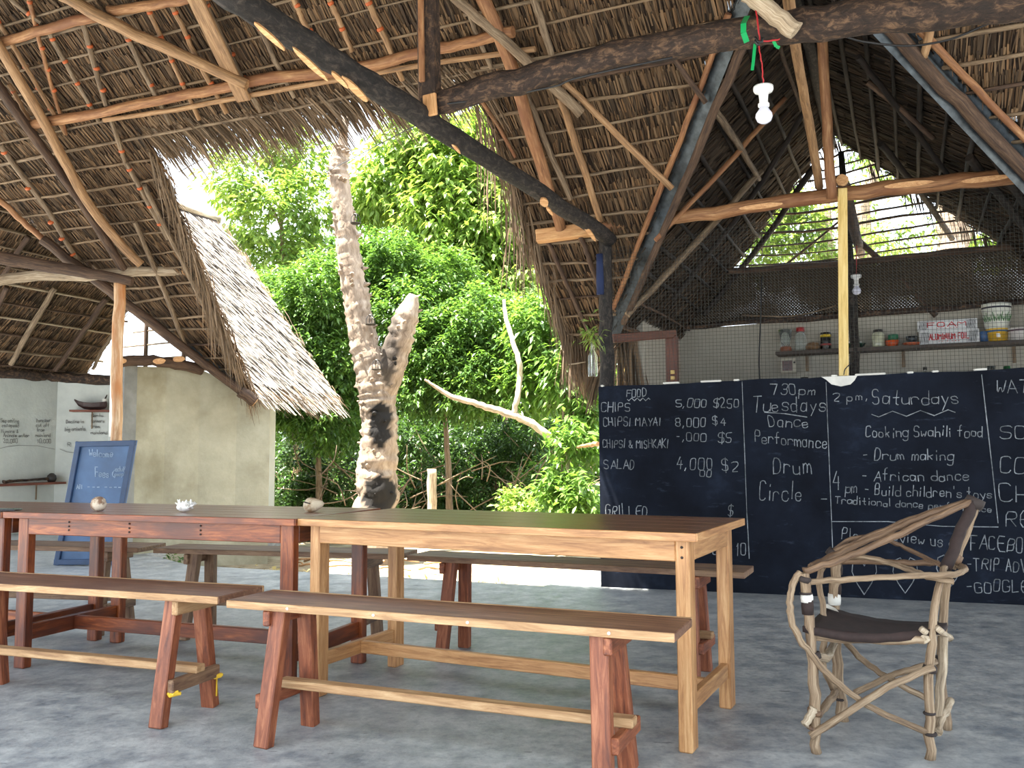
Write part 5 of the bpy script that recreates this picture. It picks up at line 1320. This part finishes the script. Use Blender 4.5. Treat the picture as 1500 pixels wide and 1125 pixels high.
# ================================================================ THE COURTYARD TREE
tr_ = thing('thorny_tree', 'bare thorny pale trunk with a broken side branch and charred patches in the courtyard', 'tree', Vector((at(550, 740, 10).x, 10, -.2)))
def trunk_mesh(name, pts, radii, parent, n=20, sub=8, spikes=0, chars=(), top_break=0.0):
    mb = MB(); mb.pole(pts, radii, n, .05, sub, lump=.035)
    nv = len(mb.v)
    P = [Vector(p) for p in pts]
    cols = []
    for v in mb.v:
        v = Vector(v); k = 1.0
        for c, rx, rz in chars:
            d = v - c; q = (d.x / rx) ** 2 + (d.z / rz) ** 2 + .18 * math.sin(v.z * 23 + v.x * 31)
            if q < 1 and d.y < .1: k = min(k, .025 if len(chars) > 1 else .22)
        cols.append((k, k, k))
    mb.c = cols
    for i in range(spikes):
        t_ = random.uniform(0.02, .98) * (len(P) - 1); j = int(t_); f_ = t_ - j
        c = P[j].lerp(P[min(j + 1, len(P) - 1)], f_); r = radii[j] * (1 - f_) + radii[min(j + 1, len(P) - 1)] * f_
        th = random.uniform(0, 6.28); d = Vector((math.cos(th), math.sin(th), random.uniform(-.1, .25))).normalized()
        b = c + d * r * .86; h = random.uniform(.035, .075); w_ = random.uniform(.024, .045)
        n0 = len(mb.v); mb.pole([b, b + d * h * .5 + Z * .004, b + d * h + Z * .01], [w_, w_ * .6, .006], 7, .1, 2)
        kk = 1.0
        for cc, rx, rz in chars:
            q = b - cc
            if (q.x / rx) ** 2 + (q.z / rz) ** 2 < 1 and q.y < .1: kk = .025
        mb.c[n0:] = [(kk, kk, kk)] * (len(mb.v) - n0)
    return under(mb.build(name, M['trunk']), parent)
S = 10.0
chars = [(at(557, 622, S - .15), (.125), .25), (at(557, 724, S - .15), .19, .2)]
trunk_mesh('trunk', [at(548, 830, S), at(551, 745, S), at(553, 690, S), at(556, 640, S), at(554, 595, S), at(550, 560, S), at(537, 515, S), at(526, 465, S), at(519, 420, S), at(511, 370, S), at(503, 315, S), at(498, 270, S), at(496, 240, S), at(500, 215, S)],
           [.27, .24, .22, .2, .195, .2, .165, .15, .145, .135, .12, .11, .1, .085], tr_, 28, 10, 105, chars)
trunk_mesh('broken_branch', [at(560, 575, S), at(573, 540, S - .05), at(584, 500, S - .08), at(595, 465, S - .1), at(606, 432, S - .1)], [.16, .15, .15, .14, .05], tr_, 18, 8, 18, [(at(572, 500, S), .11, .5)])
trunk_mesh('dead_top', [at(500, 222, S), at(503, 200, S), at(506, 172, S + .05)], [.075, .05, .045], tr_, 10, 5, 0, [(at(505, 195, S - .2), 1, 1)])
for (x, y, s_, lab) in ((552, 536, 9.72, 'small tin lantern hung in the fork of the thorny trunk'), (543, 470, 9.8, 'small tin lantern hung above the fork of the thorny trunk'), (521, 322, 9.83, 'small tin lantern hung high on the thorny trunk')):
    c = at(x, y, s_); t = thing('tin_lantern', lab, 'lantern', c)
    part(MB().lathe(c - Z * .05, [(0, 0), (.05, .002), (.062, .014), (.056, .016), (.04, .008), (0, .006)], 18), 'dish', P_('lantern_tin', (70, 66, 60), .4, metal=.6), t)
    for k in range(4):
        th = k * math.pi / 2 + .4; p = c - Z * .042 + Vector((math.cos(th), math.sin(th), 0)) * .05
        part(MB().pole([p, p + Z * .06, c + Z * .06 + Vector((math.cos(th), math.sin(th), 0)) * .025], .004, 5, .05, 3), 'wire', 'black_wire', t)
    part(MB().lathe(c + Z * .055, [(.028, 0), (.03, .006), (.012, .02), (0, .024)], 14), 'cap', 'lantern_tin', t)
t = timber('stump_post', 'short pale post stump standing between the thorny trunk and the chalkboard', 'post', [at(631, 800, 11.2), at(632, 745, 11.2), at(633, 687, 11.2)], .058, 'weathered')

# leaning grey limbs
def limb(label, pts, radii, mat='weathered', name='bare_branch'):
    t = thing(name, label, 'branch', pts[0]); under(MB().pole(pts, radii, 9, .12, 6, lump=.04).build('wood', M[mat]), t); return t
M['limb'] = wood('limb', lin(128, 112, 92), lin(178, 162, 138), lin(206, 194, 174), .8, 2, 12, .5)
limb('pale leaning limb rising from the right shrubs toward the thorny trunk', [at(838, 760, 10.6), at(836, 690, 10.6), at(822, 655, 10.6), at(795, 632, 10.6), at(762, 612, 10.6), at(735, 603, 10.6), at(700, 592, 10.6), at(660, 580, 10.6), at(640, 568, 10.6), at(622, 556, 10.6)], [.06, .058, .055, .05, .046, .042, .036, .03, .022, .012], 'limb')
limb('upright crooked limb growing up from the leaning limb', [at(752, 608, 10.6), at(757, 585, 10.6), at(761, 555, 10.7), at(760, 530, 10.7), at(750, 495, 10.8), at(741, 465, 10.9), at(738, 440, 11)], [.035, .034, .034, .034, .03, .026, .02], 'limb')
limb('dry horizontal branch beside the chalkboard edge', [at(838, 657, 10.7), at(856, 653, 9.6), at(876, 650, 8.8)], [.012, .02, .024], 'pole_tan')

# ---------------------------------------------------------------- foliage
def leaves(name, blobs, n_clu, per, ll, lw, cola, colb, parent, seed, droop=.55, shell=.55):
    """leaf sprays spread through ellipsoids (centre, radii)"""
    r = np.random.default_rng(seed)
    vol = np.array([b[1][0] * b[1][1] * b[1][2] for b in blobs]) ** .75; vol = vol / vol.sum()
    bi = r.choice(len(blobs), n_clu, p=vol)
    cen = np.array([tuple(b[0]) for b in blobs])[bi]; rad = np.array([b[1] for b in blobs])[bi]
    d = r.normal(0, 1, (n_clu, 3)); d /= np.linalg.norm(d, axis=1)[:, None]
    rr = shell + (1 - shell) * r.uniform(0, 1, n_clu) ** .6
    rr = np.where(r.uniform(0, 1, n_clu) < .18, r.uniform(.2, 1.15, n_clu), rr)
    C0 = cen + d * rad * rr[:, None]
    out = d * .7 + np.array([0, 0, .25]); out /= np.linalg.norm(out, axis=1)[:, None]
    n = n_clu * per
    ci = np.repeat(np.arange(n_clu), per)
    tw = r.uniform(-.5, .5, n) * ll * 2.2                  # along the twig
    pos = C0[ci] + out[ci] * tw[:, None] + r.normal(0, ll * .35, (n, 3))
    a = r.normal(0, 1, (n, 3)); a[:, 2] *= .4; a = a + out[ci] * .8; a /= np.linalg.norm(a, axis=1)[:, None]
    a[:, 2] -= droop * r.uniform(.4, 1.4, n); a /= np.linalg.norm(a, axis=1)[:, None]
    up = np.array([0, 0, 1.0]) + r.normal(0, .35, (n, 3))
    s = np.cross(a, up); s /= np.linalg.norm(s, axis=1)[:, None] + 1e-6
    nn = np.cross(s, a)
    L = ll * r.uniform(.65, 1.25, n); W = lw * r.uniform(.75, 1.25, n)
    b0 = pos; tip = pos + a * L[:, None] - np.array([0, 0, 1.0]) * (L * .18)[:, None]
    mid = pos + a * (L * .45)[:, None]
    l = mid + s * (W / 2)[:, None] + nn * (W * .16)[:, None]; q = mid - s * (W / 2)[:, None] + nn * (W * .16)[:, None]
    Vv = np.stack([b0, q, tip, l, mid], 1).reshape(-1, 3)
    i = np.arange(n)[:, None] * 5
    Ff = np.concatenate([i + np.array([[0, 1, 4]]), i + np.array([[1, 2, 4]]), i + np.array([[2, 3, 4]]), i + np.array([[3, 0, 4]])], 0)
    cm = r.uniform(0, 1, n_clu)[ci] * .7 + r.uniform(0, 1, n) * .3
    col = np.array(cola)[None] * (1 - cm)[:, None] + np.array(colb)[None] * cm[:, None]
    col *= r.uniform(.75, 1.2, n)[:, None]
    return under(soup(name, Vv, Ff, np.repeat(np.clip(col, 0, .9), 5, 0), M['leaf']), parent)
def blob(px, py, s, rpx, sq=(1, 1, 1)):
    k = rpx / F * s; return (at(px, py, s), (k * sq[0], k * sq[1], k * sq[2]))
def tree(label, blobs, trunk, n_clu, per, ll, lw, ca, cb, seed, name='leafy_tree', cat='tree', group='trees around the courtyard', droop=.55, tr=.06, tmat='pole_grey'):
    base = Vector(trunk[0]); base.z = -.2
    t = thing(name, label, cat, base, 0, group)
    leaves('foliage', blobs, n_clu, per, ll, lw, ca, cb, t, seed, droop)
    under(MB().pole([base] + [Vector(p) for p in trunk[1:]], [tr * (1 - .6 * i / max(len(trunk) - 1, 1)) for i in range(len(trunk))], 9, .12, 6, lump=.05).build('trunk', M[tmat]), t)
    # a few boughs reaching into the crown
    top = Vector(trunk[-1])
    for i, b in enumerate(blobs[:5] if tmat != 'trunk' else []):
        c = Vector(b[0]); md = top.lerp(c, .5) + Vector((random.uniform(-.1, .1), random.uniform(-.1, .1), .08))
        under(MB().pole([Vector(trunk[-2]).lerp(top, .6), md, c], [tr * .4, tr * .28, tr * .12], 6, .15, 5).build('bough', M[tmat]), t)
    return t
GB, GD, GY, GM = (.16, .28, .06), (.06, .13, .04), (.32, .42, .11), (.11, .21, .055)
tree('slim leafy tree left of the thorny trunk against the bright sky', [blob(345, 262, 14.8, 48), blob(392, 320, 14.8, 62), blob(446, 300, 14.8, 50), blob(440, 235, 15.2, 44), blob(400, 215, 15.2, 34), blob(380, 385, 14.8, 46), blob(450, 385, 14.8, 48)],
     [at(440, 700, 14.8), at(430, 520, 14.8), at(415, 380, 14.8), at(410, 300, 14.8)], 620, 12, .15, .055, GM, GY, 51)
tree('big bright green leafy tree right of the thorny trunk', [blob(605, 205, 14.6, 48), blob(672, 250, 14.6, 78), blob(735, 320, 14.2, 72), blob(650, 320, 14.4, 70), blob(575, 265, 14.8, 52), blob(770, 410, 14.0, 62), blob(690, 390, 14.2, 60), blob(720, 220, 15.0, 60), blob(545, 300, 15.2, 40)],
     [at(742, 760, 14.4), at(738, 600, 14.4), at(715, 450, 14.4), at(680, 330, 14.4)], 2300, 12, .17, .062, GB, GY, 52, droop=.8)
tree('feathery bright green shrub tree beside the chalkboard end', [blob(800, 480, 11.2, 52), blob(838, 545, 10.8, 42), blob(845, 650, 10.4, 36), blob(822, 725, 10.3, 34), blob(780, 560, 11.4, 46), blob(862, 600, 10.6, 26), blob(856, 735, 10.0, 30)],
     [at(845, 800, 10.7), at(842, 700, 10.7), at(835, 600, 10.8), at(815, 500, 11)], 800, 12, .13, .045, GM, GB, 53, droop=.6)
tree('dense small leaved tree behind the left wing thatch', [blob(470, 430, 12.3, 60), blob(440, 500, 12.3, 56), blob(500, 530, 12.3, 56), blob(425, 590, 12.3, 46), blob(480, 610, 12.3, 56), blob(540, 400, 12.7, 50), blob(400, 440, 12.7, 44)],
     [at(470, 800, 12.5), at(465, 650, 12.5), at(462, 540, 12.5)], 2500, 14, .085, .033, GD, GB, 54)
tree('dense glossy tree in the middle behind the broken branch', [blob(600, 460, 12.3, 56), blob(650, 510, 12.1, 62), blob(705, 470, 12.1, 56), blob(620, 560, 12.1, 52), blob(690, 560, 11.9, 58), blob(745, 530, 11.9, 52), blob(570, 380, 12.7, 46), blob(650, 420, 12.7, 56)],
     [at(660, 800, 12.5), at(655, 660, 12.5), at(650, 560, 12.5)], 2700, 13, .088, .035, GD, GB, 55)
GS, GT = (.028, .06, .02), (.07, .14, .035)  # shrub greens darkened, the shade under the canopy put into the leaf colour
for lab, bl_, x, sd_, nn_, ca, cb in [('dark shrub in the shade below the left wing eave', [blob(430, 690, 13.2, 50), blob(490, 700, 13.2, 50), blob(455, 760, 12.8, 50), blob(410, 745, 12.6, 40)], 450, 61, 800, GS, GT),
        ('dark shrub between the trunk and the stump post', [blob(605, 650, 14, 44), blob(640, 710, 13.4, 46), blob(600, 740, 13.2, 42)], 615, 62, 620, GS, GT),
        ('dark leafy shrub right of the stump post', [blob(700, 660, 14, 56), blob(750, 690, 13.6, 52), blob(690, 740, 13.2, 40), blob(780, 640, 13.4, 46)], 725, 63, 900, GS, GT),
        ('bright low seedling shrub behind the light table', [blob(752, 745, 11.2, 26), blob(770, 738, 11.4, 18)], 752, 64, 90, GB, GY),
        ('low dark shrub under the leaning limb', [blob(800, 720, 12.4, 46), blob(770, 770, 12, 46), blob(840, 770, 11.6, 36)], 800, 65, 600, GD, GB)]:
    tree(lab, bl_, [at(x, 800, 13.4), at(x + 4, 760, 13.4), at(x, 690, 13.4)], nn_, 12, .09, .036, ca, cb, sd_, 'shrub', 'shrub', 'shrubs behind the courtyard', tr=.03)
# the wood beyond
for lab, bl_, x, sd_, nn_, ca, cb in [('tall tree far behind the left wing ridge', [blob(420, 480, 20, 90), blob(500, 560, 20, 90), blob(400, 650, 20, 90), blob(520, 700, 20, 90), blob(480, 400, 21, 70)], 460, 71, 1900, GD, GM),
        ('tall tree far behind the middle of the courtyard', [blob(620, 420, 20, 100), blob(700, 520, 20, 100), blob(600, 610, 20, 90), blob(690, 690, 20, 90), blob(620, 330, 21, 70)], 650, 72, 2100, GD, GB),
        ('tall tree far behind the corner post', [blob(800, 420, 19, 100), blob(880, 520, 19, 90), blob(800, 610, 19, 90), blob(860, 700, 19, 90), blob(740, 300, 20, 80), blob(820, 300, 20, 80)], 820, 73, 2000, GD, GM)]:
    tree(lab, bl_, [at(x, 760, 20.5), at(x, 650, 20.5), at(x + 8, 450, 20.5)], nn_, 11, .2, .085, ca, cb, sd_, tr=.14)
# low forest floor growth filling the shade
base = thing('undergrowth', 'tangled dark undergrowth along the back of the courtyard', 'undergrowth', uv(-2, 17, -.2)); base['kind'] = 'stuff'
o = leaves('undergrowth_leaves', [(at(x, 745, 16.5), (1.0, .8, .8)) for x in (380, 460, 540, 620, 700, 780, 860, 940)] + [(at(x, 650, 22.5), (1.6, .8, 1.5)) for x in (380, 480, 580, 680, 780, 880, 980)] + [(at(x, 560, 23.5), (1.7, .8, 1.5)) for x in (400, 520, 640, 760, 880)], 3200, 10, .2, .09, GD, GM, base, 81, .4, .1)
r_ = random.Random(5); mb = MB()
for i in range(190):
    x = r_.uniform(400, 870); s_ = r_.uniform(11.5, 15); p = at(x, r_.uniform(690, 780), s_); q = p + Vector((r_.uniform(-.8, .8), r_.uniform(-.3, .3), r_.uniform(-.1, .9)))
    mb.pole([p, p.lerp(q, .5) + Vector((r_.uniform(-.1, .1), 0, r_.uniform(-.08, .08))), q], [.01, .008, .004], 5, .1, 3)
under(mb.build('bare_twigs', M['pole_grey']), base)
# behind the kitchen gable
tree('pale barked tree with big trunk behind the kitchen gable', [blob(1310, 250, 17, 40), blob(1420, 330, 17, 50), blob(1300, 350, 17, 40), blob(1480, 360, 17, 40)],
     [at(1398, 620, 16.5), at(1396, 420, 16.5), at(1392, 300, 16.5), at(1380, 180, 16.5)], 170, 12, .16, .06, GM, GY, 91, tr=.42, tmat='trunk')
tree('leafy tree behind the left part of the kitchen gable', [blob(1130, 370, 15, 44), blob(1175, 330, 15, 40), blob(1110, 330, 15, 40), blob(1200, 372, 15, 30), blob(1160, 300, 15, 30)],
     [at(1212, 600, 15.4), at(1212, 420, 15.4), at(1208, 290, 15.4)], 300, 12, .15, .056, GM, GY, 92, tr=.22, tmat='trunk')
tree('forked pale tree seen through the top of the kitchen gable', [blob(1270, 210, 19, 34), blob(1255, 290, 19, 30), blob(1345, 385, 19, 40), blob(1240, 385, 19, 40)],
     [at(1262, 600, 18.6), at(1262, 360, 18.6), at(1278, 260, 18.6), at(1296, 190, 18.6)], 170, 11, .16, .06, GM, GY, 93, tr=.22, tmat='trunk')

# ---------------------------------------------------------------- debris on the courtyard edge
r_ = random.Random(9)
for i in range(14):
    x = r_.uniform(410, 640); p = onz(x, r_.uniform(818, 836), -.17); a = r_.uniform(-.5, .5); l = r_.uniform(.2, .6)
    q = p + (U * math.cos(a) + V * math.sin(a)) * l + Z * r_.uniform(0, .08)
    t = thing('fallen_stick', 'dry stick lying in the litter along the concrete edge', 'stick', p, 0, 'fallen sticks by the concrete edge')
    under(MB().pole([p, p.lerp(q, .5) + Z * .02, q], [.014, .012, .008], 6, .15, 4).build('stick', M['pole_tan']), t)
c = onz(642, 832, -.19); t = thing('palm_husk', 'curled dry brown palm husk at the concrete edge behind the light table', 'husk', c)
mb = MB(); vs = []
for i in range(7):
    for j in range(5):
        a = (j / 4 - .5) * 2.4; p = c + U * (i / 6 - .5) * .26 * (1 - .0) + V * math.sin(a) * .07 * (1 - abs(i / 6 - .4)) + Z * (.03 + math.cos(a) * .1 * (1 - abs(i / 6 - .5)))
        vs.append(p)
mb.add(vs, [(i * 5 + j, i * 5 + j + 1, i * 5 + j + 6, i * 5 + j + 5) for i in range(6) for j in range(4)], smooth=True)
M['husk'] = plain('husk', lin(176, 122, 72), .8, var=.3); part(mb, 'husk', 'husk', t)
mb_b = thing('leaf_litter', 'dry leaf litter scattered along the edge of the concrete', 'litter', uv(-3, 6.6, -.19)); mb_b['kind'] = 'stuff'
leaves('dry_leaves', [(uv(u_, 6.75, -.17), (.5, .25, .03)) for u_ in (-5.5, -5, -4.5, -4, -3.5, -3)], 200, 5, .09, .04, (.30, .2, .12), (.5, .4, .28), mb_b, 95, .1, .1)
t = thing('weed', 'small green weed growing at the foot of the cream wall', 'plant', onz(255, 826, -.2))
leaves('leaves', [(onz(250, 830, -.1), (.16, .06, .08)), (onz(236, 832, -.15), (.12, .06, .05))], 30, 6, .07, .025, GD, GM, t, 96, .2)
t = thing('post_plant', 'small green potted sprig at the dark corner post above the bottle', 'plant', at(868, 497, 6.78))
leaves('leaves', [(at(868, 488, 6.78), (.05, .05, .06))], 16, 6, .08, .016, GM, GY, t, 97, .3)
# tied thatch bundles hanging by the corner post
t = thing('thatch_bundle', 'tied bundle of palm strips hanging below the eave left of the corner post', 'thatch', at(848, 470, 7.9))
strips('strips', [at(828, 462, 7.75), at(850, 466, 7.8), at(868, 470, 7.9)], t, 240, .62, 101, hang=.97, spread=.02)
part(MB().pole([at(833, 534, 7.7), at(846, 532, 7.66), at(858, 530, 7.7)], .006, 5, .2, 3), 'tie', 'weathered', t)
t = thing('thatch_bundle', 'fanned broom of palm strips beside the chalkboard top corner', 'thatch', at(872, 545, 7.4))
part(MB().pole([at(876, 546, 7.28), at(884, 520, 7.1), at(888, 470, 6.96)], .006, 5, .1, 3), 'string', 'weathered', t)
strips('strips', [at(872, 540, 7.3), at(880, 548, 7.3)], t, 80, .3, 102, hang=.9, spread=.015, out=-U * .35)
